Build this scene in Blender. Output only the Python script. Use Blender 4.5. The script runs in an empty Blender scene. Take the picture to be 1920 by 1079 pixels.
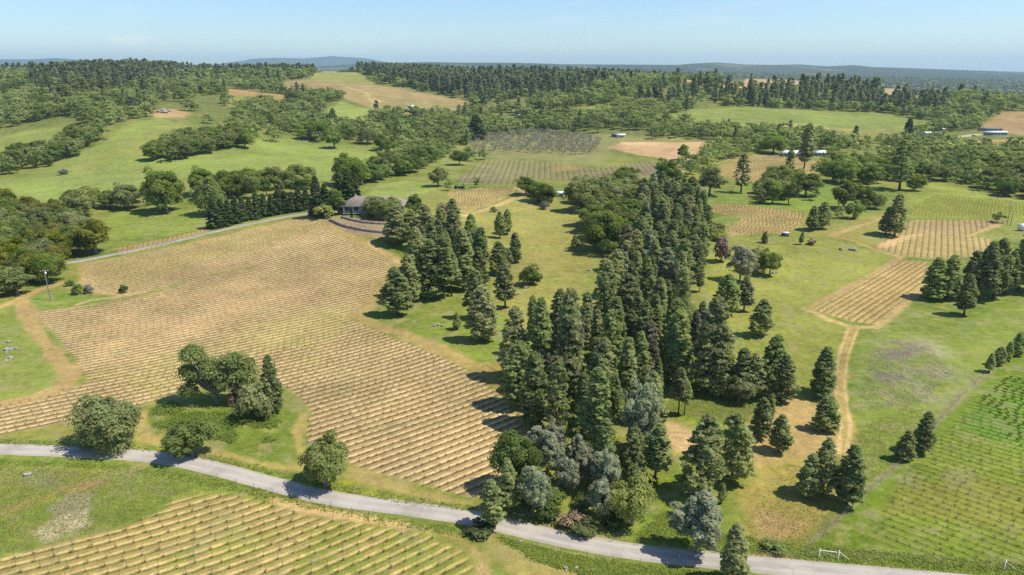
import bpy, math, random
import numpy as np
R = math.radians
SC = bpy.context.scene
COL = SC.collection
rng = np.random.default_rng(7)
random.seed(7)

# ------------------------------------------------------------------ camera model (photo is 1920 x 1079)
H = 75.0                       # camera height over the valley floor, metres
S = H / 60.0
FPX = 1280.0
PITCH = R(18.0)
CP, SP = math.cos(PITCH), math.sin(PITCH)

def qrow(py): return (539.5 - np.asarray(py, float)) / FPX

# ------------------------------------------------------------------ helpers
def fade(t): return t * t * (3 - 2 * t)

def vnoise(x, y, seed=0):
    x = np.asarray(x, float); y = np.asarray(y, float)
    xi = np.floor(x).astype(np.int64); yi = np.floor(y).astype(np.int64)
    fx = fade(x - xi); fy = fade(y - yi)
    def h(a, b):
        n = (a * 374761393 + b * 668265263 + seed * 974634777) & 0xFFFFFFFF
        n = ((n ^ (n >> 13)) * 1274126177) & 0xFFFFFFFF
        n = (n ^ (n >> 16)) & 0xFFFF
        return n / 65535.0
    a = h(xi, yi); b = h(xi + 1, yi); c = h(xi, yi + 1); d = h(xi + 1, yi + 1)
    return (a * (1 - fx) + b * fx) * (1 - fy) + (c * (1 - fx) + d * fx) * fy

def fbm(x, y, seed=0, oct=4):
    s = 0; a = 0.5; t = 0
    for i in range(oct):
        s = s + a * vnoise(x * 2 ** i + 17.3 * i, y * 2 ** i - 9.1 * i, seed + i)
        t += a; a *= 0.5
    return s / t

# ------------------------------------------------------------------ terrain heights (table in units of H = 60, scaled by S)
TY = np.array([0, 100, 200, 260, 320, 400, 500, 600, 700, 800, 900, 1000, 1150, 1300, 1600, 2000, 2600, 3500, 5000, 7000, 9500, 13000, 20000, 30000], float)
TT = np.array([-1.5, -.75, -.55, -.42, -.3, -.15, 0, .25, .5, .75, 1.5])
TZ = np.array([
 [0,0,0,1,2,4,10,18,26,33,37,42,46,44,35,25,20,15,20,50,30,-40,-150,-240],
 [0,0,0,1,2,3,9,17,25,33,37,42,46,43,35,25,20,15,20,45,30,-40,-150,-240],
 [0,0,0,1,3,9,21,28,33,36,38,43,50,53,45,30,20,15,20,40,30,-40,-150,-240],
 [0,0,0,2,4,7,15,22,28,32,34,38,45,47,44,42,36,20,20,40,30,-40,-150,-240],
 [0,0,0,2,3,3,5,12,19,24,29,36,45,49,44,34,24,20,25,50,40,-40,-150,-240],
 [0,0,0,1,1,1,1,5,12,18,26,33,40,42,42,36,27,20,25,62,40,-40,-150,-240],
 [0,0,0,0,0,0,0,3,9,17,25,32,40,40,36,30,25,20,30,72,40,-40,-150,-240],
 [0,0,0,0,0,0,2,8,15,27,38,40,35,29,20,14,12,10,25,66,30,-40,-150,-240],
 [0,0,0,0,0,0,1,4,9,17,25,22,6,-8,-22,-28,-25,-15,0,46,-30,-90,-190,-260],
 [0,0,0,0,0,0,2,4,8,14,13,6,-8,-20,-30,-38,-45,-40,-20,0,-30,-90,-190,-260],
 [0,0,0,0,0,0,2,4,8,14,13,6,-8,-20,-30,-38,-45,-40,-20,0,-30,-90,-190,-260]], float)
TLY = np.log(TY + 60.0)

def _cub(p0, p1, p2, p3, t):
    m1 = (p2 - p0) * .5; m2 = (p3 - p1) * .5
    # limit tangents so the interpolation does not overshoot
    d = p2 - p1
    m1 = np.where(m1 * d <= 0, 0, np.clip(m1, -3 * abs(d), 3 * abs(d)))
    m2 = np.where(m2 * d <= 0, 0, np.clip(m2, -3 * abs(d), 3 * abs(d)))
    t2 = t * t; t3 = t2 * t
    return (2*t3-3*t2+1)*p1 + (t3-2*t2+t)*m1 + (-2*t3+3*t2)*p2 + (t3-t2)*m2

def _rp(l):
    a = np.array(l, float); return ((a[:, 0] - 960) / 1344.0, a[:, 1])
RIDGES = [(5200.0, 650.0, _rp([(-300,150),(300,150),(700,140),(900,134),(1000,131),(1100,134),(1200,136),(1350,141),(1500,143),(1700,150),(1800,146),(1960,150),(2300,150)])),
          (7200.0, 900.0, _rp([(-300,130),(380,130),(560,126),(700,120),(800,118),(880,119),(960,119),(1040,121),(1090,125),(1140,126),(1180,123),(1240,125),(1290,121),(1345,119),(1390,122),(1450,123),(1500,122),(1550,125),(1600,123),(1650,127),(1700,131),(1760,132),(1840,131),(1890,134),(1960,135),(2300,135)])),
          (11200.0, 800.0, _rp([(-300,114),(0,114),(60,114),(110,112),(160,115),(230,119),(320,128),(500,130),(1500,130),(1640,129),(1690,128.5),(1730,131),(1800,136),(2300,139)])),
          (13800.0, 1100.0, _rp([(-300,124),(400,122),(450,116.5),(480,112.5),(520,111.5),(570,112.5),(600,110.5),(625,109),(660,111),(690,112.5),(720,117.5),(780,124),(1500,128),(1800,138),(2300,140)]))]

def height(X, Y):
    """terrain height in metres at world X, Y (metres)"""
    X = np.asarray(X, float); Y = np.asarray(Y, float)
    x = X / S; y = np.maximum(Y / S, 1.0)
    t = np.clip(x / np.maximum(y, 60.0), -1.49, 1.49)
    ly = np.clip(np.log(y + 60.0), TLY[0], TLY[-1] - 1e-6)
    j = np.clip(np.searchsorted(TLY, ly, 'right') - 1, 0, len(TLY) - 2)
    fj = (ly - TLY[j]) / (TLY[j + 1] - TLY[j])
    i = np.clip(np.searchsorted(TT, t, 'right') - 1, 0, len(TT) - 2)
    fi = (t - TT[i]) / (TT[i + 1] - TT[i])
    nT, nY = TZ.shape
    def col(ii):
        ii = np.clip(ii, 0, nT - 1)
        g = lambda jj: TZ[ii, np.clip(jj, 0, nY - 1)]
        return _cub(g(j - 1), g(j), g(j + 1), g(j + 2), fj)
    z = _cub(col(i - 1), col(i), col(i + 1), col(i + 2), fi)
    # far ridges: crest heights read off the skyline (photo column -> row), set at their distances
    tt = x / np.maximum(y, 60)
    for y0, wd, prof in RIDGES:
        m = np.exp(-((y - y0) / wd) ** 2)
        crest = 60 + (123.6 - np.interp(tt, prof[0], prof[1])) / FPX * 1.105 * y0
        z = z + m * np.maximum(crest - z, 0) * (1 + .0 * tt)
    # ridge-line irregularity
    far = np.clip((y - 3000) / 5000, 0, 1)
    z = z + far * 12 * (fbm(x / 1500.0, y / 2600.0, 5, 4) - .5)
    mid = np.clip((y - 420) / 400, 0, 1) * np.clip((3500 - y) / 1500, 0, 1)
    z = z + mid * 11 * (fbm(x / 150.0, y / 170.0, 9, 3) - .5)
    near = np.clip((y - 60) / 60, 0, 1)
    z = z + near * 1.3 * (fbm(x / 55.0, y / 55.0, 12, 2) - .5)
    # the knoll that carries the house
    z = z + 5.0 * np.exp(-(((x + 54) / 34) ** 2 + ((y - 262) / 34) ** 2))
    return z * S

def unproj(px, py):
    """photo pixel -> world point where that line of sight meets the terrain"""
    px = np.atleast_1d(np.asarray(px, float)); py = np.atleast_1d(np.asarray(py, float))
    xc = (px - 960.0) / FPX; q = qrow(py)
    dx, dy, dz = xc, CP + q * SP, -SP + q * CP
    steps = np.geomspace(30.0, 36000.0, 620)
    XX = (dx / dy)[None, :] * steps[:, None]; ZZ = H + (dz / dy)[None, :] * steps[:, None]
    below = ZZ <= height(XX, np.broadcast_to(steps[:, None], XX.shape))
    done = below.any(0); k = np.maximum(np.argmax(below, 0), 1)
    lo = np.where(done, steps[k - 1], 36000.0); hi = np.where(done, steps[k], 36000.0)
    for _ in range(22):
        m = (lo + hi) / 2
        b = H + dz / dy * m <= height(dx / dy * m, m)
        hi = np.where(b, m, hi); lo = np.where(b, lo, m)
    Y = hi; X = dx / dy * Y
    return np.stack([X, Y, height(X, Y)], -1)

def proj(X, Y, Z):
    w = np.asarray(Z) - H
    dep = Y * CP - w * SP
    return 960 + FPX * np.asarray(X) / dep, 539.5 - FPX * (w * CP + Y * SP) / dep

def hgt(P, py_top):
    """height of an upright thing standing at P whose top shows at photo row py_top"""
    q = float(qrow(py_top)); y = P[1]
    w = y * (q * CP - SP) / (CP + q * SP)
    return max(.3, w + H - P[2])

def mpp(P):
    return (P[1] * CP - (P[2] - H) * SP) / FPX        # metres per photo pixel at P

def G(px, py):
    p = unproj(px, py)[0]
    return (float(p[0]), float(p[1]), float(p[2]))
def GL(pts):
    a = np.array(pts, float)
    return unproj(a[:, 0], a[:, 1])

def inpoly(x, y, poly):
    r = np.zeros(x.shape, bool); n = len(poly); j = n - 1
    for i in range(n):
        xi, yi = poly[i][:2]; xj, yj = poly[j][:2]
        c = ((yi > y) != (yj > y))
        with np.errstate(divide='ignore', invalid='ignore'):
            r ^= c & (x < (xj - xi) * (y - yi) / (yj - yi) + xi)
        j = i
    return r

def linedist(x, y, pts, closed=False):
    d = np.full(x.shape, 1e9)
    n = len(pts)
    for i in range(n if closed else n - 1):
        ax, ay = pts[i][:2]; bx, by = pts[(i + 1) % n][:2]
        vx, vy = bx - ax, by - ay; L = vx * vx + vy * vy + 1e-9
        t = np.clip(((x - ax) * vx + (y - ay) * vy) / L, 0, 1)
        d = np.minimum(d, np.hypot(x - ax - t * vx, y - ay - t * vy))
    return d

def smooth_line(pts, n=8):
    p = np.array(pts, float); out = []
    for i in range(len(p) - 1):
        a = p[max(i - 1, 0)]; b = p[i]; c = p[i + 1]; d = p[min(i + 2, len(p) - 1)]
        for k in range(n):
            t = k / n
            out.append(.5 * ((2*b) + (-a + c)*t + (2*a-5*b+4*c-d)*t*t + (-a+3*b-3*c+d)*t**3))
    out.append(p[-1])
    return np.array(out)

# ------------------------------------------------------------------ scene objects
def tag(o, label=None, cat=None, group=None, kind=None):
    if label: o['label'] = label
    if cat: o['category'] = cat
    if group: o['group'] = group
    if kind: o['kind'] = kind
    return o

def empty(name, loc, rz=0, label=None, cat=None, group=None):
    o = bpy.data.objects.new(name, None); COL.objects.link(o)
    o.location = loc; o.rotation_euler = (0, 0, rz); o.empty_display_size = .2
    return tag(o, label, cat, group)

def mesh_np(name, V, F, attrs=None, smooth=False):
    """V n x 3, F list of (m x k) index arrays"""
    me = bpy.data.meshes.new(name)
    V = np.asarray(V, np.float32)
    me.vertices.add(len(V)); me.vertices.foreach_set('co', V.ravel())
    if not isinstance(F, list): F = [F]
    F = [f for f in F if len(f)]
    ls = np.concatenate([f.astype(np.int32).ravel() for f in F])
    lt = np.concatenate([np.full(len(f), f.shape[1], np.int32) for f in F])
    st = np.concatenate([[0], np.cumsum(lt)[:-1]]).astype(np.int32)
    me.loops.add(len(ls)); me.loops.foreach_set('vertex_index', ls)
    me.polygons.add(len(lt)); me.polygons.foreach_set('loop_start', st)
    try: me.polygons.foreach_set('loop_total', lt)
    except Exception: pass
    if smooth: me.polygons.foreach_set('use_smooth', np.ones(len(lt), bool))
    for k, a in (attrs or {}).items():
        a = np.asarray(a, np.float32)
        if a.ndim == 1:
            at = me.attributes.new(k, 'FLOAT', 'POINT'); at.data.foreach_set('value', a)
        else:
            at = me.attributes.new(k, 'FLOAT_VECTOR', 'POINT'); at.data.foreach_set('vector', a.ravel())
    me.update(calc_edges=True); me.validate()
    return me

def link(name, me, mat=None, parent=None):
    o = bpy.data.objects.new(name, me); COL.objects.link(o)
    if mat is not None:
        if me.materials: me.materials[0] = mat
        else: me.materials.append(mat)
    if parent is not None: o.parent = parent
    return o

class MB:
    """collects shapes into ONE mesh"""
    def __init__(s): s.V = []; s.F4 = []; s.F3 = []; s.n = 0; s.T = []
    def add(s, V, F, tone=0.0):
        V = np.asarray(V, float); F = np.asarray(F, int)
        if len(F): (s.F4 if F.shape[1] == 4 else s.F3).append(F + s.n)
        s.V.append(V); s.T.append(np.full(len(V), tone) if np.isscalar(tone) else tone); s.n += len(V)
        return s
    def box(s, c, d, rz=0, tone=0.0):
        x, y, z = d[0] / 2, d[1] / 2, d[2] / 2
        V = np.array([(-x,-y,-z),(x,-y,-z),(x,y,-z),(-x,y,-z),(-x,-y,z),(x,-y,z),(x,y,z),(-x,y,z)])
        if rz:
            a, b = math.cos(rz), math.sin(rz)
            V = np.stack([V[:,0]*a - V[:,1]*b, V[:,0]*b + V[:,1]*a, V[:,2]], -1)
        return s.add(V + np.array(c), [(0,3,2,1),(4,5,6,7),(0,1,5,4),(1,2,6,5),(2,3,7,6),(3,0,4,7)], tone)
    def tube(s, pts, rad, k=6, tone=0.0, cap=True):
        pts = [np.array(p, float) for p in pts]
        rad = [rad] * len(pts) if np.isscalar(rad) else rad
        V = []; 
        for i, p in enumerate(pts):
            d = pts[min(i + 1, len(pts) - 1)] - pts[max(i - 1, 0)]
            d = d / (np.linalg.norm(d) + 1e-9)
            a = np.cross(d, (0, 0, 1) if abs(d[2]) < .9 else (1, 0, 0)); a /= np.linalg.norm(a)
            b = np.cross(d, a)
            for j in range(k):
                an = 2 * math.pi * j / k
                V.append(p + rad[i] * (math.cos(an) * a + math.sin(an) * b))
        F = [(i*k+j, i*k+(j+1)%k, (i+1)*k+(j+1)%k, (i+1)*k+j) for i in range(len(pts)-1) for j in range(k)]
        s.add(V, F, tone)
        if cap:
            s.V.append(np.array([pts[-1]])); s.T.append(np.zeros(1)); e = s.n; s.n += 1
            b0 = e - k
            s.F3.append(np.array([(b0+j, b0+(j+1)%k, e) for j in range(k)]))
        return s
    def mesh(s, name, smooth=False):
        F = []
        if s.F4: F.append(np.concatenate(s.F4))
        if s.F3: F.append(np.concatenate(s.F3))
        return mesh_np(name, np.concatenate(s.V), F, {'tone': np.concatenate(s.T)}, smooth)
    def build(s, name, mat, parent=None, smooth=False):
        return link(name, s.mesh(name, smooth), mat, parent)
# ------------------------------------------------------------------ materials
def newmat(name):
    m = bpy.data.materials.new(name); m.use_nodes = True
    nt = m.node_tree; nt.nodes.clear()
    out = nt.nodes.new('ShaderNodeOutputMaterial')
    return m, nt, out
def N(nt, t, **kw):
    n = nt.nodes.new(t)
    for k, v in kw.items():
        if k.startswith('i_'): n.inputs[k[2:].replace('_', ' ')].default_value = v
        else: setattr(n, k, v)
    return n
def MIX(nt, a, b, fac, blend='MIX'):
    n = nt.nodes.new('ShaderNodeMix'); n.data_type = 'RGBA'; n.blend_type = blend; n.clamp_factor = True
    for s, v in ((0, fac), (6, a), (7, b)):
        if isinstance(v, bpy.types.NodeSocket): nt.links.new(v, n.inputs[s])
        else: n.inputs[s].default_value = v if s == 0 else (tuple(v) + (1,) if len(v) == 3 else v)
    return n.outputs[2]
def MATH(nt, op, a, b=0.0, c=None, clamp=False):
    n = nt.nodes.new('ShaderNodeMath'); n.operation = op; n.use_clamp = clamp
    for s, v in ((0, a), (1, b), (2, c)):
        if v is None: continue
        if isinstance(v, bpy.types.NodeSocket): nt.links.new(v, n.inputs[s])
        else: n.inputs[s].default_value = v
    return n.outputs[0]
def RANGE(nt, v, a, b, c=0.0, d=1.0, smooth=True):
    n = nt.nodes.new('ShaderNodeMapRange'); n.interpolation_type = 'SMOOTHSTEP' if smooth else 'LINEAR'
    nt.links.new(v, n.inputs[0])
    for s, x in zip((1, 2, 3, 4), (a, b, c, d)): n.inputs[s].default_value = x
    return n.outputs[0]
def NOISE(nt, vec, scale, detail=4, rough=.55, out='Fac'):
    n = N(nt, 'ShaderNodeTexNoise'); n.inputs['Scale'].default_value = scale
    n.inputs['Detail'].default_value = detail; n.inputs['Roughness'].default_value = rough
    if vec is not None: nt.links.new(vec, n.inputs['Vector'])
    return n.outputs[out if out != 'Fac' else 0]
def ATTR(nt, name, out=2):
    n = N(nt, 'ShaderNodeAttribute', attribute_name=name)
    return n.outputs[out]

def plain(name, col, rough=.8, var=.15, scale=3.0, metal=0.0, spec=.3, bump=0.0):
    m, nt, out = newmat(name)
    b = N(nt, 'ShaderNodeBsdfPrincipled'); b.inputs['Roughness'].default_value = rough
    b.inputs['Metallic'].default_value = metal; b.inputs['Specular IOR Level'].default_value = spec
    tc = N(nt, 'ShaderNodeTexCoord')
    n = NOISE(nt, tc.outputs['Object'], scale, 6)
    f = RANGE(nt, n, .3, .7)
    c = MIX(nt, [x * (1 - var) for x in col], [min(1, x * (1 + var)) for x in col], f)
    nt.links.new(c, b.inputs['Base Color'])
    if bump:
        bp = N(nt, 'ShaderNodeBump'); bp.inputs['Strength'].default_value = bump; bp.inputs['Distance'].default_value = .05
        nt.links.new(n, bp.inputs['Height']); nt.links.new(bp.outputs[0], b.inputs['Normal'])
    nt.links.new(b.outputs[0], out.inputs[0])
    return m

def leafmat(name, dark, mid, light, trans=.25, objvar=.5):
    """foliage: three leaf colours mixed by leaf clump and by tree"""
    m, nt, out = newmat(name)
    oi = N(nt, 'ShaderNodeObjectInfo')
    tone = ATTR(nt, 'tone')
    r = MATH(nt, 'MULTIPLY_ADD', oi.outputs['Random'], objvar, -objvar / 2)
    f = MATH(nt, 'ADD', tone, r, clamp=True)
    rp = N(nt, 'ShaderNodeValToRGB')
    e = rp.color_ramp.elements
    e[0].position = 0.08; e[0].color = tuple(dark) + (1,)
    e[1].position = 0.95; e[1].color = tuple(light) + (1,)
    k = e.new(.5); k.color = tuple(mid) + (1,)
    nt.links.new(f, rp.inputs[0])
    hs = N(nt, 'ShaderNodeHueSaturation')
    h = MATH(nt, 'MULTIPLY_ADD', oi.outputs['Random'], 7.31, 0.0)
    h = MATH(nt, 'FRACT', h)
    nt.links.new(MATH(nt, 'MULTIPLY_ADD', h, .035, .4825), hs.inputs['Hue'])
    nt.links.new(MATH(nt, 'MULTIPLY_ADD', h, .25, .86), hs.inputs['Saturation'])
    nt.links.new(rp.outputs[0], hs.inputs['Color'])
    d = N(nt, 'ShaderNodeBsdfDiffuse'); t = N(nt, 'ShaderNodeBsdfTranslucent')
    nt.links.new(hs.outputs[0], d.inputs[0])
    tm = MIX(nt, hs.outputs[0], (1.55, 1.55, .85), 1.0, 'MULTIPLY')
    nt.links.new(tm, t.inputs[0])
    mx = N(nt, 'ShaderNodeMixShader'); mx.inputs[0].default_value = trans
    nt.links.new(d.outputs[0], mx.inputs[1]); nt.links.new(t.outputs[0], mx.inputs[2])
    nt.links.new(mx.outputs[0], out.inputs[0])
    return m

M = {}
M['pine'] = leafmat('pine_needles', (0.185, 0.22, 0.1), (0.295, 0.335, 0.148), (0.4, 0.43, 0.2), 0.5, 0.7)
M['graypine'] = leafmat('gray_pine_needles', (0.21, 0.23, 0.155), (0.325, 0.345, 0.24), (0.45, 0.47, 0.34), 0.5, 0.3)
M['oak'] = leafmat('live_oak_leaves', (0.12, 0.155, 0.036), (0.205, 0.255, 0.062), (0.29, 0.34, 0.105), 0.5, 0.55)
M['brightoak'] = leafmat('fresh_oak_leaves', (0.09, 0.125, 0.034), (0.165, 0.21, 0.06), (0.245, 0.295, 0.105), 0.5, 0.5)
M['goldoak'] = leafmat('golden_oak_leaves', (0.1, 0.115, 0.022), (0.21, 0.215, 0.038), (0.32, 0.31, 0.07), 0.5, 0.3)
M['paleoak'] = leafmat('pale_willow_leaves', (0.15, 0.185, 0.07), (0.245, 0.29, 0.11), (0.35, 0.39, 0.17), 0.5, 0.3)
M['redwood'] = leafmat('dark_conifer_needles', (0.065, 0.1, 0.042), (0.115, 0.165, 0.065), (0.18, 0.24, 0.1), 0.45, 0.5)
M['shrub'] = leafmat('shrub_leaves', (0.075, 0.104, 0.037), (0.150, 0.198, 0.066), (0.261, 0.309, 0.112), .5, .6)
M['greyshrub'] = leafmat('grey_shrub_leaves', (0.13, 0.125, 0.12), (0.2, 0.195, 0.19), (0.29, 0.28, 0.27), 0.2, 0.3)
M['redshrub'] = leafmat('reddish_shrub_leaves', (0.16, 0.105, 0.075), (0.25, 0.175, 0.12), (0.34, 0.25, 0.17), 0.3, 0.3)
M['lime'] = leafmat('spring_leaves', (.21, .235, .07), (.31, .335, .10), (.42, .44, .17), .45, .1)
M['baretwig'] = leafmat('bare_twigs', (0.22, 0.205, 0.15), (0.33, 0.315, 0.23), (0.45, 0.43, 0.32), 0.1, 0.4)
M['faroak'] = leafmat('distant_oak_leaves', (0.125, 0.16, 0.062), (0.225, 0.27, 0.105), (0.33, 0.36, 0.155), 0.5, 0.0)
M['farpine'] = leafmat('distant_pine_needles', (0.105, 0.14, 0.078), (0.18, 0.225, 0.125), (0.27, 0.31, 0.18), 0.5, 0.0)
M['brownpine'] = leafmat('browned_pine_needles', (0.125, 0.125, 0.08), (0.215, 0.215, 0.135), (0.32, 0.315, 0.2), 0.45, 0.5)
M['bark'] = plain('bark', (.105, .075, .055), .95, .35, 6, bump=.6)
M['greybark'] = plain('grey_bark', (.20, .18, .155), .95, .3, 6, bump=.6)
M['deadwood'] = plain('dead_wood', (.42, .39, .34), .9, .2, 6)
M['vine'] = leafmat('vine_shoots', (0.15, 0.11, 0.065), (0.25, 0.2, 0.105), (0.32, 0.31, 0.11), 0.4, 0.5)
M['darkvine'] = leafmat('dark_vine_shoots', (.05,.04,.025), (.095,.08,.045), (.15,.15,.05), .2, .3)
M['greenvine'] = leafmat('leafy_vine', (0.12, 0.19, 0.03), (0.2, 0.29, 0.05), (0.28, 0.37, 0.08), 0.5, 0.4)
M['stake'] = plain('vine_stake', (.10, .085, .07), .8, .3, 10)
M['wire'] = plain('trellis_wire', (.30, .29, .27), .5, .1, 10, .6)
M['postwood'] = plain('weathered_post', (.22, .19, .155), .9, .25, 8)
M['whitepaint'] = plain('white_paint', (.66, .65, .61), .6, .06, 6)
M['rock'] = plain('field_stone', (.28, .265, .235), .9, .3, 2.2, bump=.8)
M['redrock'] = plain('terrace_stone', (.27, .22, .18), .95, .35, 1.5, bump=.9)
M['roofgrey'] = plain('roof_shingle', (.27, .225, .19), .9, .14, 1.4, bump=.3)
M['stucco'] = plain('beige_wall', (.40, .36, .31), .9, .08, 1.0)
M['glass'] = plain('window_glass', (.035, .045, .055), .12, .2, 1.0, 0, .6)
M['whitemetal'] = plain('white_metal', (.80, .81, .82), .5, .05, .7)
M['bluemetal'] = plain('teal_wall', (.20, .33, .36), .6, .1, .7)
M['slate'] = plain('slate_roof', (.11, .13, .16), .7, .15, .7)
M['darkpaint'] = plain('dark_paint', (.05, .055, .06), .5, .2, 2)
M['tyre'] = plain('tyre_rubber', (.03, .03, .03), .9, .2, 5)
M['redpaint'] = plain('red_brown_roof', (.34, .16, .10), .85, .2, .8)
M['solar'] = plain('solar_blue', (.05, .11, .30), .25, .15, 1, 0, .6)
M['concrete'] = plain('concrete', (.48, .45, .40), .9, .1, .6)
M['green_tank'] = plain('green_box', (.07, .12, .11), .5, .15, 1)

# asphalt lane
def lane_mat(name, col, dust):
    m, nt, out = newmat(name)
    b = N(nt, 'ShaderNodeBsdfPrincipled'); b.inputs['Roughness'].default_value = .9
    b.inputs['Specular IOR Level'].default_value = .2
    g = N(nt, 'ShaderNodeNewGeometry'); P = g.outputs['Position']
    big = NOISE(nt, P, .13, 5); fine = NOISE(nt, P, 2.3, 5, .65)
    c = MIX(nt, [x * .82 for x in col], [x * 1.16 for x in col], RANGE(nt, big, .3, .7))
    c = MIX(nt, c, [x * .8 for x in col], MATH(nt, 'MULTIPLY', RANGE(nt, fine, .45, .75), .45))
    vo = N(nt, 'ShaderNodeTexVoronoi'); vo.feature = 'DISTANCE_TO_EDGE'; vo.inputs['Scale'].default_value = .16
    w = NOISE(nt, P, .5, 3, .6, 1)
    wv = MIX(nt, P, w, .35, 'ADD'); nt.links.new(wv, vo.inputs['Vector'])
    crack = RANGE(nt, vo.outputs['Distance'], .004, .013, 1, 0)
    c = MIX(nt, c, [x * .55 for x in col], MATH(nt, 'MULTIPLY', crack, .3))
    ed = ATTR(nt, 'tone')
    trk = MATH(nt, 'MULTIPLY', RANGE(nt, MATH(nt, 'ABSOLUTE', MATH(nt, 'SUBTRACT', ed, .42)), .06, .26, 1, 0), RANGE(nt, NOISE(nt, P, .25, 4), .35, .6, .3, 1))
    c = MIX(nt, c, [min(1, x * 1.22) for x in col], MATH(nt, 'MULTIPLY', trk, .75))
    pt = N(nt, 'ShaderNodeTexVoronoi'); pt.inputs['Scale'].default_value = .09; nt.links.new(wv, pt.inputs['Vector'])
    c = MIX(nt, c, [x * .72 for x in col], MATH(nt, 'MULTIPLY', RANGE(nt, pt.outputs['Distance'], .16, .2, 1, 0), .35))
    en = MATH(nt, 'ADD', ed, MATH(nt, 'MULTIPLY_ADD', NOISE(nt, P, .9, 4), .5, -.25))
    c = MIX(nt, c, dust, MATH(nt, 'MULTIPLY', RANGE(nt, en, .62, 1.05), .75))
    nt.links.new(c, b.inputs['Base Color'])
    bp = N(nt, 'ShaderNodeBump'); bp.inputs['Strength'].default_value = .25; bp.inputs['Distance'].default_value = .03
    nt.links.new(fine, bp.inputs['Height']); nt.links.new(bp.outputs[0], b.inputs['Normal'])
    nt.links.new(b.outputs[0], out.inputs[0])
    return m
M['lane'] = lane_mat('lane_asphalt', (.37, .335, .285), (.42, .34, .22))
M['drive'] = lane_mat('driveway_asphalt', (.31, .29, .27), (.40, .30, .20))

# the ground: soil and sward colours come from the land-use attributes, the texture from noise
def ground_mat():
    m, nt, out = newmat('ground_cover')
    b = N(nt, 'ShaderNodeBsdfPrincipled'); b.inputs['Roughness'].default_value = .95
    b.inputs['Specular IOR Level'].default_value = .1
    g = N(nt, 'ShaderNodeNewGeometry'); P = g.outputs['Position']
    cA, cB, cV = ATTR(nt, 'colA', 1), ATTR(nt, 'colB', 1), ATTR(nt, 'colV', 1)
    u, gr = ATTR(nt, 'rowu'), ATTR(nt, 'grassy')
    patch = NOISE(nt, P, .35, 5, .6)
    un = MATH(nt, 'ADD', u, MATH(nt, 'MULTIPLY_ADD', NOISE(nt, P, .7, 4, .6), .14, -.07))
    f = MATH(nt, 'FRACT', MATH(nt, 'ADD', un, 100.0))
    bB = MATH(nt, 'MULTIPLY', RANGE(nt, f, .14, .24), RANGE(nt, f, .44, .56, 1, 0))
    bB = MATH(nt, 'MULTIPLY', bB, RANGE(nt, patch, .34, .52, .5, 1))
    d0 = MATH(nt, 'ABSOLUTE', MATH(nt, 'SUBTRACT', f, .5))
    bV = RANGE(nt, d0, .32, .43)
    bV = MATH(nt, 'MULTIPLY', bV, RANGE(nt, NOISE(nt, P, .55, 3), .3, .55, .6, 1))
    c = MIX(nt, cA, cB, bB); c = MIX(nt, c, cV, bV)
    n1 = NOISE(nt, P, .055, 5, .6); n2 = NOISE(nt, P, .5, 6, .65); n3 = NOISE(nt, P, 2.6, 4, .7)
    v = MATH(nt, 'ADD', MATH(nt, 'MULTIPLY', RANGE(nt, n1, .3, .7, -.5, .5, False), .34),
             MATH(nt, 'ADD', MATH(nt, 'MULTIPLY', RANGE(nt, n2, .25, .75, -.5, .5, False), .55),
                  MATH(nt, 'MULTIPLY', RANGE(nt, n3, .25, .75, -.5, .5, False), .55)))
    vv = MATH(nt, 'MULTIPLY_ADD', v, 1.15, 1.0)
    cc = N(nt, 'ShaderNodeCombineColor')
    for i in range(3): nt.links.new(vv, cc.inputs[i])
    c = MIX(nt, c, cc.outputs[0], 1.0, 'MULTIPLY')
    # sward: grey-green, yellow-green, dry and lusher patches
    og = MATH(nt, 'MULTIPLY', RANGE(nt, NOISE(nt, P, .085, 8, .68), .52, .66), MATH(nt, 'MULTIPLY', gr, .55))
    c = MIX(nt, c, (.195, .205, .105), og)
    st = N(nt, 'ShaderNodeMapping'); st.inputs['Scale'].default_value = (.11, .30, .2); st.inputs['Rotation'].default_value = (0, 0, .5); nt.links.new(P, st.inputs['Vector'])
    yg = MATH(nt, 'MULTIPLY', RANGE(nt, NOISE(nt, st.outputs[0], 1.0, 7, .66), .52, .66), MATH(nt, 'MULTIPLY', gr, .5))
    c = MIX(nt, c, (.30, .31, .055), yg)
    dry = MATH(nt, 'MULTIPLY', RANGE(nt, NOISE(nt, P, .17, 7, .72), .48, .66), MATH(nt, 'MULTIPLY', gr, .62))
    c = MIX(nt, c, (.30, .25, .11), dry)
    lush = MATH(nt, 'MULTIPLY', RANGE(nt, NOISE(nt, P, .31, 7, .75, 0), .53, .66), MATH(nt, 'MULTIPLY', gr, .6))
    c = MIX(nt, c, (.085, .14, .025), lush)
    nt.links.new(c, b.inputs['Base Color'])
    bp = N(nt, 'ShaderNodeBump'); bp.inputs['Strength'].default_value = .7; bp.inputs['Distance'].default_value = .3
    nt.links.new(MATH(nt, 'ADD', MATH(nt, 'MULTIPLY', n2, .7), MATH(nt, 'MULTIPLY', n3, .35)), bp.inputs['Height'])
    nt.links.new(bp.outputs[0], b.inputs['Normal'])
    nt.links.new(b.outputs[0], out.inputs[0])
    return m
M['ground'] = ground_mat()
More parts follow.
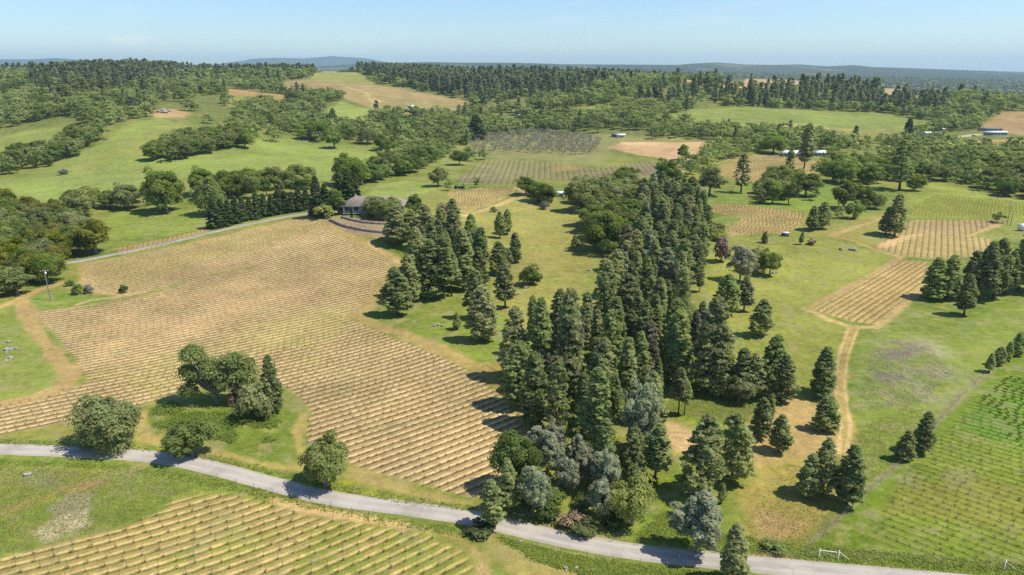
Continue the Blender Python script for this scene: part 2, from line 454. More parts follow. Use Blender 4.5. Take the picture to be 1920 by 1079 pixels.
# ------------------------------------------------------------------ land use (outlines given as photo pixels, laid on the terrain)
FIELDS = {
 'main': dict(poly=[(62,586),(170,572),(236,556),(190,548),(166,535),(152,510),(154,494),(260,477),(380,450),(480,427),(566,407),(612,420),(642,442),(690,464),(742,492),(722,525),(692,572),(657,598),(700,617),(760,642),(830,670),(898,702),(942,742),(980,790),(988,838),(958,890),(912,936),(880,933),(800,915),(725,892),(668,874),(655,868),(600,850),(574,838),(574,800),(584,770),(560,742),(535,725),(480,712),(400,720),(335,738),(262,763),(140,790),(0,816),(-70,824),(-70,772),(0,762),(100,738),(165,715),(145,682),(110,640),(80,605)],
     row=((470,690),(620,655)), sp=2.12, R=520, step=1.9),
 'lower': dict(poly=[(-80,1120),(-80,1066),(0,1048),(120,1014),(230,986),(300,958),(330,932),(420,924),(480,934),(535,952),(575,972),(640,978),(720,990),(800,1004),(870,1035),(890,1080),(890,1120)],
     row=((30,1049),(228,999)), sp=2.05, R=210, step=2.6),
 'green': dict(poly=[(1630,1008),(1660,960),(1690,905),(1720,860),(1770,812),(1822,768),(1880,715),(1960,660),(2100,640),(2100,1100),(1900,1066),(1750,1042),(1650,1024)],
     row=((1793,826),(1919,862)), sp=1.9, R=None, step=1.7),
 'small': dict(poly=[(1524,580),(1600,538),(1650,507),(1690,488),(1745,491),(1735,530),(1700,560),(1668,590),(1640,608),(1600,604),(1565,594)],
     row=((1545,575),(1695,489)), sp=2.05, R=None, step=1.9),
 'slope': dict(poly=[(1640,466),(1668,446),(1700,416),(1720,412),(1888,413),(1850,428),(1815,440),(1860,450),(1850,482),(1740,486),(1690,480)],
     row=((1752,480),(1756,416)), sp=2.4, R=None, step=2.2),
 'leafy': dict(poly=[(1700,409),(1712,388),(1750,368),(1850,373),(1990,388),(1990,424),(1890,411)],
     row=((1740,392),(1860,398)), sp=3.0, R=None, step=1.7),
 'hollow': dict(poly=[(1338,382),(1400,385),(1506,400),(1508,416),(1480,438),(1368,442),(1358,430),(1395,410),(1335,396)],
     row=((1400,398),(1500,413)), sp=2.6, R=None, step=2.0),
 'house': dict(poly=[(838,362),(900,352),(966,354),(960,366),(915,384),(872,400),(852,392)],
     row=((870,372),(950,380)), sp=2.7, R=None, step=2.0),
 'valley': dict(poly=[(852,344),(880,318),(906,298),(1000,302),(1130,316),(1200,302),(1300,312),(1240,326),(1150,344),(1000,336),(955,350),(900,344)],
     row=((1010,335),(1012,305)), sp=4.2, R=None, step=3.0),
 'terrace': dict(poly=[(1328,322),(1384,294),(1440,290),(1536,302),(1530,344),(1440,332),(1405,344)],
     row=((1380,305),(1500,318)), sp=3.6, R=None, step=2.4),
 'strip': dict(poly=[(216,467),(300,449),(386,431),(390,436),(310,461),(226,478)],
     row=((230,472),(380,437)), sp=2.6, R=None, step=2.2),
}
for k, f in FIELDS.items():
    f['w'] = GL(f['poly'])
    a, b = GL(f['row'])
    d = (b - a)[:2]; d /= np.hypot(*d)
    n = np.array([-d[1], d[0]])
    f['d'], f['n'], f['o'] = d, n, (a[:2] + b[:2]) / 2
    if f['R']: f['c'] = f['o'] + n * f['R']

def rowcoord(f, X, Y):
    if f['R']:
        return (f['R'] - np.hypot(X - f['c'][0], Y - f['c'][1])) / f['sp']
    return ((X - f['o'][0]) * f['n'][0] + (Y - f['o'][1]) * f['n'][1]) / f['sp']

# ------------------------------------------------------------------ ground sheet
tcol = np.concatenate([-np.geomspace(3.2, .87, 40)[:-1], np.linspace(-.86, .86, 1150), np.geomspace(.87, 3.2, 40)[1:]])
rows_py = np.concatenate([np.arange(1420, 1100, -6), np.arange(1100, 420, -1.35), np.arange(420, 250, -.9), np.arange(250, 138, -.42)])
ydep = H / np.tan(PITCH + np.arctan((rows_py - 539.5) / FPX))
ydep = np.concatenate([[-60, -20, 5, 20], ydep, np.geomspace(ydep[-1] * 1.04, 20000, 60)])
# extra rows wherever the terrain rises towards the camera
TXg, YYg = np.meshgrid(tcol, ydep)
XXg = TXg * np.maximum(YYg, 90)
X = XXg.ravel(); Y = YYg.ravel()
Z = height(X, Y)
nr, nc = XXg.shape
idx = np.arange(nr * nc).reshape(nr, nc)
F = np.stack([idx[:-1, :-1], idx[:-1, 1:], idx[1:, 1:], idx[1:, :-1]], -1).reshape(-1, 4)
nv = len(X)

big = fbm(X / 42, Y / 42, 31, 4); med = fbm(X / 13, Y / 13, 41, 4); fin = fbm(X / 4.5, Y / 4.5, 51, 3)
def C3(c): return np.array(c, float)
def lerp(a, b, f): return a * (1 - f[:, None]) + b * f[:, None]
def sstep(v, a, b): return fade(np.clip((v - a) / (b - a), 0, 1))
cA = lerp(np.tile(C3((.135, .185, .040)), (nv, 1)), C3((.215, .225, .070)), sstep(big * .6 + med * .4, .40, .62))
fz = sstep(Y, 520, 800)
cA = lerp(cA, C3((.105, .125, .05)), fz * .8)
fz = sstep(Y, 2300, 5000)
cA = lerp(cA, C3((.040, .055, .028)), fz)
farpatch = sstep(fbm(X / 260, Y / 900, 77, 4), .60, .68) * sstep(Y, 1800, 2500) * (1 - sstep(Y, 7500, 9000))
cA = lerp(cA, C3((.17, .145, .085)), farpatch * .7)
cB = cA.copy(); cV = cA.copy()
rowu = np.full(nv, .5); grassy = np.ones(nv) * (1 - sstep(Y, 1500, 3000))

def zone(pts, a, feather=1.5, b=None, v=None, field=None, grass=1.0, strength=1.0, rag=2.0, line=None, var=None, world=False):
    """paint a land-use area: polygon outline (line=None) or a strip of half-width `line` metres along a polyline"""
    global cA, cB, cV, rowu, grassy
    W = np.asarray(pts) if world else GL(pts)
    W2 = W[:, :2]
    pad = (line or 0) + feather + rag + 1
    lo = W2.min(0) - pad; hi = W2.max(0) + pad
    s = np.nonzero((X > lo[0]) & (X < hi[0]) & (Y > lo[1]) & (Y < hi[1]))[0]
    if not len(s): return
    x, y = X[s], Y[s]
    if line is None:
        ins = inpoly(x, y, W2); d = linedist(x, y, W2, True); sd = np.where(ins, d, -d)
    else:
        sd = line - linedist(x, y, W2)
    sd = sd + rag * (med[s] + fin[s] - 1.0) * 1.6
    f = sstep(sd, -feather, feather) * strength
    if var is not None:                    # patchy cover
        f = f * sstep(med[s] * .55 + fin[s] * .45, *var)
    a = C3(a); b = a if b is None else C3(b); v = a if v is None else C3(v)
    w = .72 + .56 * big[s][:, None]
    cA[s] = cA[s] * (1 - f[:, None]) + a * w * f[:, None]
    cB[s] = cB[s] * (1 - f[:, None]) + b * w * f[:, None]
    cV[s] = cV[s] * (1 - f[:, None]) + v * w * f[:, None]
    grassy[s] = grassy[s] * (1 - f) + grass * f
    if field is not None:
        m = f > .3
        rowu[s[m]] = rowcoord(field, x[m], y[m])

MEADOW = (.195, .245, .070); LUSH = (.125, .185, .036); DRYG = (.285, .255, .095); SOIL = (.40, .305, .165)
TAN = (.44, .345, .185); PALE = (.58, .46, .27); BROWN = (.27, .20, .12); PINK = (.47, .335, .215)
# --- meadows and grassland
zone([(-60,345),(0,335),(100,312),(190,268),(250,232),(300,222),(400,258),(560,262),(640,272),(740,280),(800,300),(700,345),(560,335),(420,345),(330,330),(200,370),(-60,390)], (.205,.265,.080), 6, rag=5)
zone([(270,250),(340,228),(400,262),(330,285),(200,300),(150,330),(120,320)], (.26,.26,.095), 8, rag=6, strength=.6)
zone([(-10,262),(40,245),(120,238),(190,240),(140,262),(40,282),(-10,292)], (.215,.26,.085), 5)
zone([(180,412),(230,395),(290,392),(400,392),(395,425),(300,445),(225,462),(190,450)], (.195,.255,.06), 2)
zone([(680,372),(700,350),(760,338),(815,345),(815,358),(760,372),(700,378)], (.23,.28,.085), 2)
zone([(600,215),(640,190),(720,212),(690,228),(630,238)], (.23,.29,.085), 8)
zone([(720,300),(850,340),(880,290),(960,262),(870,270),(790,280)], (.19,.225,.07), 6)
zone([(860,270),(1000,252),(1160,250),(1180,262),(1140,285),(1120,310),(1000,300),(900,295)], (.215,.22,.11), 7, rag=7)
zone([(880,262),(960,252),(1090,256),(1130,270),(1110,292),(1000,292),(900,290)], (.20,.195,.13), 6, rag=7, grass=.5, strength=.8, var=(.36,.55))
zone([(940,200),(1070,205),(1140,195),(1165,205),(1120,222),(1000,218)], (.20,.245,.08), 8)
zone([(1220,225),(1300,205),(1480,205),(1650,212),(1770,232),(1690,256),(1540,262),(1440,248),(1300,236),(1232,232)], (.19,.245,.075), 8)
zone([(1420,240),(1460,230),(1540,234),(1548,240),(1530,250),(1450,262)], (.30,.285,.115), 5)
zone([(1530,252),(1560,240),(1690,246),(1690,258),(1560,262)], (.23,.215,.085), 5)
zone([(860,420),(900,395),(960,372),(1040,372),(1100,390),(1140,470),(1090,540),(1010,600),(960,640),(930,560),(900,480)], (.265,.255,.090), 4, rag=4)
zone([(950,400),(1050,420),(1100,470),(1060,520),(980,500)], (.31,.26,.11), 6, rag=4, strength=.7, var=(.4,.62))
zone([(1330,440),(1480,445),(1560,450),(1640,470),(1670,490),(1600,535),(1515,578),(1590,612),(1560,720),(1480,760),(1350,640),(1330,560)], (.235,.255,.072), 4, rag=4)
zone([(1380,470),(1500,480),(1620,500),(1560,540),(1440,560),(1390,640),(1350,560)], (.27,.26,.085), 5, rag=5, strength=.7, var=(.42,.6))
zone([(1610,625),(1700,570),(1800,600),(1930,560),(1990,600),(1900,680),(1800,760),(1660,880),(1600,860),(1600,720)], (.185,.235,.060), 3, rag=3)
zone([(1620,680),(1650,640),(1740,640),(1800,670),(1790,740),(1700,770),(1625,760)], (.275,.285,.185), 5, rag=5, strength=.85, grass=.3, var=(.36,.52))
zone([(1610,720),(1640,690),(1690,700),(1680,750),(1620,770)], (.165,.155,.130), 2, rag=3, strength=.8, grass=.2, var=(.42,.56))
zone([(1640,655),(1680,640),(1740,655),(1730,675),(1660,680)], (.185,.165,.150), 2, rag=3, strength=.8, grass=.2, var=(.42,.56))
zone([(1300,430),(1340,405),(1392,412),(1360,430),(1320,450)], LUSH, 2)
zone([(1340,380),(1400,345),(1540,345),(1600,360),(1640,400),(1500,395)], (.15,.225,.045), 4)
zone([(1530,440),(1640,400),(1700,402),(1650,462),(1560,445)], (.255,.235,.085), 3)
zone([(1690,345),(1760,340),(1850,365),(1990,380),(1990,395),(1760,372),(1705,392)], (.24,.28,.07), 4)
zone([(1815,440),(1850,428),(1890,414),(1990,420),(1990,450),(1850,450)], (.23,.25,.08), 2)
zone([(1540,290),(1700,285),(1740,300),(1690,330),(1600,310)], (.285,.285,.10), 6)
zone([(700,585),(740,600),(820,590),(900,560),(960,600),(970,660),(900,690),(830,660),(760,635),(700,610),(668,592)], (.175,.225,.050), 2, rag=2)
zone([(690,440),(720,440),(780,470),(770,500),(745,488),(715,468)], LUSH, 1.5)
zone([(1240,770),(1290,690),(1370,690),(1500,740),(1490,760),(1400,790),(1300,800)], (.14,.205,.032), 2)
zone([(-60,565),(20,570),(60,610),(100,660),(125,702),(118,722),(60,742),(-60,762)], (.195,.235,.065), 2)
zone([(40,580),(55,558),(110,545),(165,552),(190,562),(110,578),(62,582)], (.16,.225,.055), 1.2)
# --- bare and dry ground between the pines
zone([(1370,850),(1400,800),(1470,750),(1540,745),(1590,800),(1560,850),(1500,870),(1420,880)], (.37,.275,.135), 2.5, rag=3, grass=.3, var=(.3,.5))
zone([(1370,1010),(1390,900),(1480,860),(1560,880),(1590,930),(1530,990),(1500,1030),(1440,1040)], (.285,.235,.085), 3, rag=3, grass=.7)
zone([(1380,1015),(1420,960),(1500,985),(1490,1035),(1420,1045)], (.335,.235,.130), 2.5, rag=3, grass=.3, var=(.36,.54))
zone([(1180,1005),(1230,900),(1290,870),(1350,930),(1370,1030),(1260,1040)], (.145,.205,.032), 2)
zone([(1232,790),(1262,788),(1330,820),(1345,850),(1290,860),(1240,830)], (.41,.30,.175), 1.6, rag=2, grass=.2)
zone([(1500,1040),(1560,975),(1620,900),(1700,830),(1780,770),(1870,690),(1960,620),(2010,640),(1880,730),(1780,815),(1720,870),(1660,970),(1620,1030)], (.135,.205,.028), 1.5, rag=1.5)
# --- land below the lane
zone([(-80,850),(150,862),(300,882),(420,905),(520,930),(330,945),(230,990),(100,1030),(-80,1060)], (.165,.225,.050), 2, rag=2)
zone([(-80,900),(60,880),(230,872),(260,885),(150,915),(-80,940)], (.22,.235,.075), 2, rag=3, strength=.8)
zone([(150,915),(230,880),(280,876),(250,892),(180,912)], (.25,.235,.20), 1.2, rag=2, grass=.2, strength=.8, var=(.36,.5))
zone([(40,905),(70,885),(110,895),(130,912),(90,922)], (.20,.235,.14), 1, rag=2, grass=.2, strength=.8)
zone([(95,955),(130,930),(165,930),(160,955),(120,968)], (.30,.27,.24), 1, rag=2, grass=.2, strength=.8, var=(.36,.52))
zone([(50,1005),(110,975),(155,965),(165,985),(90,1010)], (.46,.41,.33), 1, rag=2, grass=.1, strength=.9, var=(.36,.52))
zone([(-80,985),(40,948),(120,918),(200,905)], (.33,.225,.12), 1.0, line=.8, rag=1.5, grass=.3, strength=.8, var=(.34,.5))
zone([(900,960),(980,1000),(1080,1030),(1250,1060),(1400,1075),(1500,1100),(900,1130),(890,1060)], (.175,.225,.058), 2, rag=2)
zone([(890,980),(935,1000),(990,1040),(1080,1075),(1150,1130),(1000,1130),(920,1040)], (.31,.255,.115), 1.4, rag=2, grass=.6)
zone([(420,905),(530,925),(640,955),(760,980),(880,1000),(900,1050),(820,1010),(640,985),(560,968)], (.275,.235,.10), 1.2, rag=1.6, grass=.7)
# --- vineyards: mown alley, tilled strip, weedy vine line
zone(FIELDS['main']['w'], (.325,.255,.135), 1.0, (.57,.445,.295), (.155,.11,.068), FIELDS['main'], .25, rag=.8, world=True)
zone([(150,495),(380,452),(566,410),(620,425),(560,440),(420,480),(300,520),(240,552),(170,535)], (.325,.275,.125), 5, (.45,.36,.185), (.19,.155,.085), FIELDS['main'], .4, rag=4, strength=.75)
zone([(180,610),(330,560),(480,520),(560,540),(420,610),(300,660),(200,680)], (.435,.315,.185), 8, (.52,.38,.225), (.25,.18,.11), FIELDS['main'], .1, rag=7, strength=.65, var=(.36,.55))
zone([(180,700),(400,640),(640,570),(660,600),(560,690),(420,700),(300,735)], (.325,.295,.105), 5, (.52,.44,.24), (.21,.17,.09), FIELDS['main'], .4, rag=5, strength=.7, var=(.36,.56))
zone(FIELDS['lower']['w'], (.335,.275,.11), 1.2, (.56,.43,.235), (.17,.17,.06), FIELDS['lower'], .4, rag=1, world=True)
zone([(620,985),(720,992),(800,1006),(870,1037),(890,1120),(480,1120),(560,1050)], (.17,.225,.045), 2, (.45,.35,.175), (.16,.135,.06), FIELDS['lower'], .6, rag=3, strength=.8, var=(.34,.52))
zone([(300,1010),(420,980),(520,1000),(430,1060),(330,1085)], (.24,.26,.07), 2, (.52,.41,.22), (.13,.16,.045), FIELDS['lower'], .6, rag=3, strength=.6, var=(.4,.6))
zone(FIELDS['green']['w'], (.155,.225,.034), 1.5, (.215,.245,.05), (.11,.13,.04), FIELDS['green'], .6, rag=1.5, world=True)
zone([(1790,800),(1880,715),(1960,660),(2100,640),(2100,900),(1930,850)], (.105,.205,.035), 3, (.15,.24,.045), (.05,.105,.02), FIELDS['green'], .5, rag=2, strength=.85)
zone([(1650,960),(1730,880),(1850,900),(2000,960),(2000,1000),(1800,980)], (.205,.20,.05), 3, (.20,.20,.05), (.16,.13,.06), FIELDS['green'], .6, rag=3, strength=.7, var=(.38,.56))
zone(FIELDS['small']['w'], (.37,.30,.125), 1, (.53,.40,.22), (.25,.175,.11), FIELDS['small'], .2, rag=.7, world=True)
zone(FIELDS['slope']['w'], (.33,.27,.13), 1, (.37,.30,.15), (.21,.17,.085), FIELDS['slope'], .3, rag=.8, world=True)
zone([(1720,416),(1880,416),(1845,430),(1810,442),(1720,445)], (.33,.26,.155), 3, (.36,.28,.165), (.21,.16,.10), FIELDS['slope'], .1, rag=2, strength=.8)
zone(FIELDS['leafy']['w'], (.27,.28,.075), 1, (.27,.28,.07), (.17,.23,.05), FIELDS['leafy'], .6, rag=.8, world=True)
zone(FIELDS['hollow']['w'], (.34,.27,.13), 1, (.42,.33,.17), (.19,.15,.08), FIELDS['hollow'], .2, rag=.8, world=True)
zone(FIELDS['house']['w'], (.36,.30,.14), 1, (.47,.37,.19), (.20,.16,.08), FIELDS['house'], .2, rag=.8, world=True)
zone(FIELDS['valley']['w'], (.19,.195,.095), 2.5, (.24,.225,.11), (.15,.135,.085), FIELDS['valley'], .5, rag=3, world=True)
zone([(1100,330),(1200,308),(1300,314),(1230,326),(1140,345),(1060,338)], (.19,.155,.125), 5, (.20,.165,.13), (.155,.125,.10), FIELDS['valley'], .1, rag=5, strength=.9)
zone([(850,338),(885,316),(960,318),(1000,332),(920,346)], (.20,.185,.125), 5, (.21,.20,.13), (.155,.14,.10), FIELDS['valley'], .2, rag=5, strength=.8, var=(.36,.55))
zone([(1030,318),(1060,308),(1090,314),(1080,322)], (.33,.24,.11), 5, rag=4, grass=.2, strength=.8)
zone([(1142,276),(1170,266),(1250,268),(1330,265),(1345,278),(1312,300),(1268,302),(1190,290)], PINK, 3, (.52,.38,.24), (.36,.25,.165), FIELDS['terrace'], .0, rag=2)
zone([(1130,262),(1180,256),(1340,262),(1250,267),(1170,265)], (.23,.215,.11), 3, rag=2)
zone(FIELDS['terrace']['w'], (.36,.29,.13), 2, (.44,.345,.17), (.25,.19,.10), FIELDS['terrace'], .3, rag=1, world=True)
zone(FIELDS['strip']['w'], (.33,.27,.12), .8, (.42,.32,.16), (.20,.16,.08), FIELDS['strip'], .4, rag=.6, world=True)
zone([(1832,244),(1872,212),(1990,209),(1990,262),(1862,246)], (.30,.215,.12), 3, (.33,.24,.13), (.24,.17,.10), FIELDS['leafy'], .1, rag=2)
zone([(1812,262),(1900,262),(1990,262),(1990,288),(1850,280)], (.34,.245,.13), 4, rag=3, grass=.1)
zone([(425,166),(470,172),(545,180),(530,190),(470,188),(430,200)], (.36,.245,.125), 6, rag=4, grass=.2)
zone([(430,180),(500,182),(490,196),(430,202)], (.24,.255,.085), 6, rag=5, strength=.8)
zone([(500,166),(540,152),(600,150),(680,158),(760,166),(870,188),(890,205),(800,208),(720,212),(640,182),(540,174)], (.31,.245,.135), 8, rag=5, grass=.2)
zone([(520,172),(600,160),(700,172),(820,190),(860,205),(760,206),(640,184)], (.235,.235,.095), 8, rag=6, grass=.5, strength=.8, var=(.44,.58))
zone([(560,160),(680,168),(760,182),(720,190),(620,176)], (.30,.22,.14), 6, line=2, rag=5, grass=.1, strength=.7, var=(.4,.55))
zone([(700,190),(760,205),(840,208),(800,214),(720,214)], (.25,.245,.10), 8, rag=5)
zone([(575,150),(605,134),(630,134),(700,158),(640,156)], (.26,.27,.10), 10, rag=5)
zone([(1340,152),(1400,148),(1480,150),(1560,160),(1500,170),(1350,168)], (.40,.285,.145), 10, rag=5, grass=.2)
zone([(1640,166),(1700,168),(1785,184),(1750,192),(1650,186)], (.38,.285,.14), 10, rag=5, grass=.2)
zone([(1275,150),(1310,150),(1300,160),(1275,160)], (.40,.29,.12), 10, rag=5, grass=.2)
zone([(975,153),(1090,153),(1080,163),(985,162)], (.33,.265,.135), 10, rag=5, grass=.2)
zone([(270,208),(330,204),(355,212),(350,222),(290,222)], (.36,.265,.15), 4, rag=4, grass=.2)
# --- green lines and islands inside the vineyards
zone([(170,576),(240,558),(300,545),(350,528)], (.19,.215,.07), .8, line=1.2, rag=1.8, grass=.8, strength=.8, var=(.36,.5))
zone([(400,515),(430,510),(470,502)], (.19,.215,.07), .8, line=1.0, rag=1.8, grass=.8, strength=.6, var=(.36,.5))
zone([(275,792),(283,768),(330,748),(400,738),(470,722),(500,728),(540,747),(546,772),(536,792),(520,812),(528,862),(480,850),(400,826),(330,818),(288,806)], (.145,.19,.038), .8, rag=.8)
zone([(300,790),(340,780),(350,800),(310,806)], (.28,.235,.13), 1, rag=1.5, grass=.3, strength=.8)
zone([(-80,832),(0,828),(140,836),(140,800),(255,772),(262,800),(285,828),(-80,845)], (.33,.295,.11), 1, rag=1, grass=.6)
zone([(262,770),(278,770),(272,792),(290,818),(400,838),(480,862),(532,872),(560,868),(548,840),(545,810),(560,775),(580,772),(572,810),(576,845),(640,870),(560,885),(480,880),(390,856),(280,836),(258,812)], (.355,.29,.12), .8, rag=.9, grass=.5)
zone([(655,872),(725,895),(800,918),(880,938),(915,940),(900,958),(800,940),(700,915),(650,895)], (.33,.265,.12), 1, rag=1, grass=.5)
zone([(-80,838),(0,832),(140,838),(300,846),(420,868),(520,893),(640,922),(760,945),(880,960)], (.20,.235,.05), 1, line=1.5, rag=1, grass=1)
zone([(640,905),(700,920),(760,935),(700,930)], (.33,.33,.03), .8, line=.8, rag=1.4, grass=.3, strength=.8, var=(.45,.6))
zone([(0,862),(150,868),(300,880),(450,908),(600,945),(760,975),(880,990)], (.13,.185,.04), .8, line=1.1, rag=1, grass=1, strength=.8)
# --- tracks and headlands
HEAD = (.345,.26,.13)
zone([(-60,600),(10,572),(40,560),(70,545),(120,530)], (.37,.28,.15), .8, line=1.7, rag=1, grass=.2)
zone([(40,565),(50,590),(75,630),(110,675),(135,705),(120,728),(60,748),(-60,770)], HEAD, 1, line=2.4, rag=1.4, grass=.2)
zone([(160,500),(162,530),(185,548),(240,552)], (.39,.30,.16), 1, line=2.0, rag=1.2, grass=.2)
zone([(145,572),(170,563),(230,556),(270,548)], (.44,.33,.20), .6, line=.8, rag=.6, grass=.1)
zone([(205,470),(260,458),(330,444),(392,430)], (.42,.30,.17), .6, line=.9, rag=.6, grass=.1)
zone([(610,415),(640,436),(690,458),(745,488),(750,500),(724,530),(692,578),(665,592),(720,615),(790,640),(860,672),(920,705),(960,745),(1000,790),(1000,840),(975,890)], (.335,.265,.12), 1.1, line=2.3, rag=1.3, grass=.4)
zone([(690,455),(720,475),(745,492)], (.42,.31,.18), .8, line=1.4, rag=1, grass=.1)
zone([(900,690),(940,690),(960,670)], (.31,.25,.10), 1.5, line=3, rag=1, grass=.4)
zone([(835,395),(870,405),(915,392),(965,372),(1000,378)], (.41,.325,.17), 1, line=2.2, rag=1.2, grass=.2)
zone([(880,400),(960,398),(1000,388),(1040,372)], (.33,.29,.13), 1, line=1.4, rag=.8, grass=.3)
zone([(968,352),(985,362),(975,372)], (.40,.29,.17), 1, line=2.2, rag=1, grass=.1)
zone([(1510,580),(1560,602),(1598,614),(1640,614),(1665,598),(1740,530)], (.44,.34,.18), .9, line=1.5, rag=.8, grass=.2)
zone([(1512,580),(1600,534),(1690,483)], (.36,.265,.14), .7, line=1.0, rag=.7, grass=.2)
zone([(1600,614),(1582,660),(1574,710),(1578,760),(1586,800),(1580,850)], (.35,.28,.12), .8, line=1.7, rag=.7, grass=.3)
zone([(1591,616),(1573,665),(1565,712),(1569,760),(1577,800),(1572,850)], (.49,.385,.21), .35, line=.35, rag=.35, grass=.1)
zone([(1609,616),(1591,665),(1583,712),(1588,760),(1595,800),(1588,850)], (.49,.385,.21), .35, line=.35, rag=.35, grass=.1)
zone([(1575,700),(1540,760),(1480,830),(1400,800)], (.36,.27,.13), 1, line=1.4, rag=1.2, grass=.4, strength=.6)
zone([(1690,483),(1640,468),(1600,452),(1560,442),(1640,415),(1680,400)], (.39,.29,.15), .8, line=1.3, rag=.8, grass=.3)
zone([(1655,464),(1690,446),(1725,440)], (.46,.34,.20), 1, line=2.2, rag=1.5, grass=.1)
zone([(1815,443),(1850,430),(1880,418)], (.42,.325,.17), .8, line=1.4, rag=1, grass=.2)
zone([(1505,1035),(1560,980),(1600,945),(1640,905),(1690,865),(1740,810),(1800,745),(1860,690)], (.24,.22,.15), .6, line=.7, rag=.8, grass=.3, strength=.75)
zone([(1270,325),(1330,312),(1370,296),(1480,290)], (.40,.36,.27), 1.5, line=2.2, rag=1, grass=.1)
zone([(1240,330),(1300,318),(1360,302)], (.30,.30,.08), 2, line=4, rag=2, grass=.5)
zone([(900,958),(960,980),(1040,1000),(1130,1018)], (.40,.31,.19), .8, line=1.2, rag=1, grass=.1)
zone([(1340,1010),(1380,1030),(1430,1048),(1500,1052)], (.39,.28,.17), .8, line=1.2, rag=1, grass=.1, var=(.38,.5))
zone([(930,1000),(1000,1030),(1100,1052),(1200,1072)], (.42,.33,.19), .6, line=.8, rag=1, grass=.1, var=(.42,.55))
zone([(400,908),(480,926),(560,950),(640,966),(760,985)], (.48,.36,.19), .6, line=.9, rag=1.2, grass=.1, var=(.40,.52))
zone([(870,1000),(900,1030),(915,1080),(910,1130)], (.40,.31,.16), .8, line=1.2, rag=1.2, grass=.2, var=(.38,.52))
zone([(1660,243),(1540,243),(1440,232)], (.40,.36,.19), 1.5, line=2, rag=1, grass=.1)
zone([(1548,240),(1562,250),(1530,262)], (.42,.36,.20), 1.5, line=2.2, rag=1, grass=.1)
zone([(1690,255),(1760,262),(1840,252),(1990,262)], (.42,.37,.28), 1.5, line=4, rag=2, grass=.1)
zone([(700,200),(715,190),(700,184),(680,180)], (.42,.34,.22), 3, line=3, rag=2, grass=.1)
zone([(640,160),(690,176),(700,196)], (.40,.33,.18), 3, line=3, rag=2, grass=.1)
zone([(760,205),(775,198),(800,205)], (.42,.36,.25), 3, line=3, rag=2, grass=.1)
zone([(1120,222),(1160,224),(1200,222),(1240,216)], (.45,.36,.22), 3, line=4, rag=2, grass=.1)
# --- garden below the house
zone([(600,412),(640,405),(700,400),(760,410),(760,445),(700,448),(650,436)], (.27,.215,.16), 1, rag=1, grass=.1)
zone([(622,402),(700,398),(700,408),(640,410)], (.19,.24,.07), .8, rag=.6)
zone([(620,398),(645,396),(640,404)], (.46,.38,.28), .8, rag=.5, grass=.1)

for c_ in (cA, cB, cV):
    c_[:, 2] *= .76; c_[:, 1] *= .97; c_ *= .95
    gsel = (grassy > .5)[:, None]; c_ *= np.where(gsel, np.array([[1.0, 1.01, .86]]), np.array([[1.02, .98, .97]]))
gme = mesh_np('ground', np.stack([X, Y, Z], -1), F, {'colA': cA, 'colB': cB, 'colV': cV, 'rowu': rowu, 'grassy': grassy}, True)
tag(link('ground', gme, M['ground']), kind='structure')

# ------------------------------------------------------------------ the lane and the driveway
def road(name, pts, half, mat, lift):
    w = smooth_line(GL(pts)[:, :2], 14)
    d = np.gradient(w, axis=0); d /= np.hypot(d[:, 0], d[:, 1])[:, None]
    n = np.stack([-d[:, 1], d[:, 0]], -1)
    offs = np.linspace(-1, 1, 9)
    jag = 1 + .07 * (vnoise(np.arange(len(w)) * .35, np.zeros(len(w)), 3) - .5)
    V = []; T = []
    for o in offs:
        p = w + n * (o * half * jag)[:, None]
        z = height(p[:, 0], p[:, 1]) + lift + .06 * (1 - o * o)
        if abs(o) > .99: z = z - .16
        V.append(np.stack([p[:, 0], p[:, 1], z], -1)); T.append(np.full(len(w), abs(o)))
    V = np.stack(V, 1); T = np.stack(T, 1); a, b = V.shape[:2]
    ii = np.arange(a * b).reshape(a, b)
    F = np.stack([ii[:-1, :-1], ii[1:, :-1], ii[1:, 1:], ii[:-1, 1:]], -1).reshape(-1, 4)
    me = mesh_np(name, V.reshape(-1, 3), F, {'tone': T.ravel()}, True)
    return tag(link(name, me, mat), kind='structure')
LANE = [(-160,838),(-60,841),(0,842),(150,848),(290,857),(400,878),(500,905),(620,934),(760,953),(880,971),(960,989),(1060,1012),(1200,1036),(1350,1052),(1500,1066),(1700,1084),(1900,1102),(2050,1118)]
road('road', LANE, 2.4, M['lane'], .05)
DRIVE = [(-40,535),(20,516),(60,505),(110,495),(150,490),(210,478),(260,468),(320,455),(380,440),(430,429),(480,418),(530,408),(575,401),(605,398),(635,394)]
road('driveway', DRIVE, 2.0, M['drive'], .05)
# ------------------------------------------------------------------ trees: prototypes 1 m per metre of a nominal height, scaled when placed
def unit(v): return v / (np.linalg.norm(v, axis=-1, keepdims=True) + 1e-9)

def leaves(C, Nn, size, elong, tone, r, D=None):
    """quads at C facing about Nn; long axis along D if given"""
    n = len(C)
    Nn = unit(Nn)
    if D is None: D = r.normal(size=(n, 3))
    U = unit(D - (D * Nn).sum(-1, keepdims=True) * Nn)
    W = np.cross(Nn, U)
    s = size * r.uniform(.65, 1.35, n)
    a = (U * (s * elong)[:, None]); b = (W * s[:, None])
    k = r.uniform(.2, .7, n)[:, None]
    V = np.stack([C - a - b * k, C - a * .15 - b, C + a, C - a * .1 + b], 1)
    return V.reshape(-1, 3), np.arange(4 * n).reshape(n, 4), np.repeat(tone, 4)

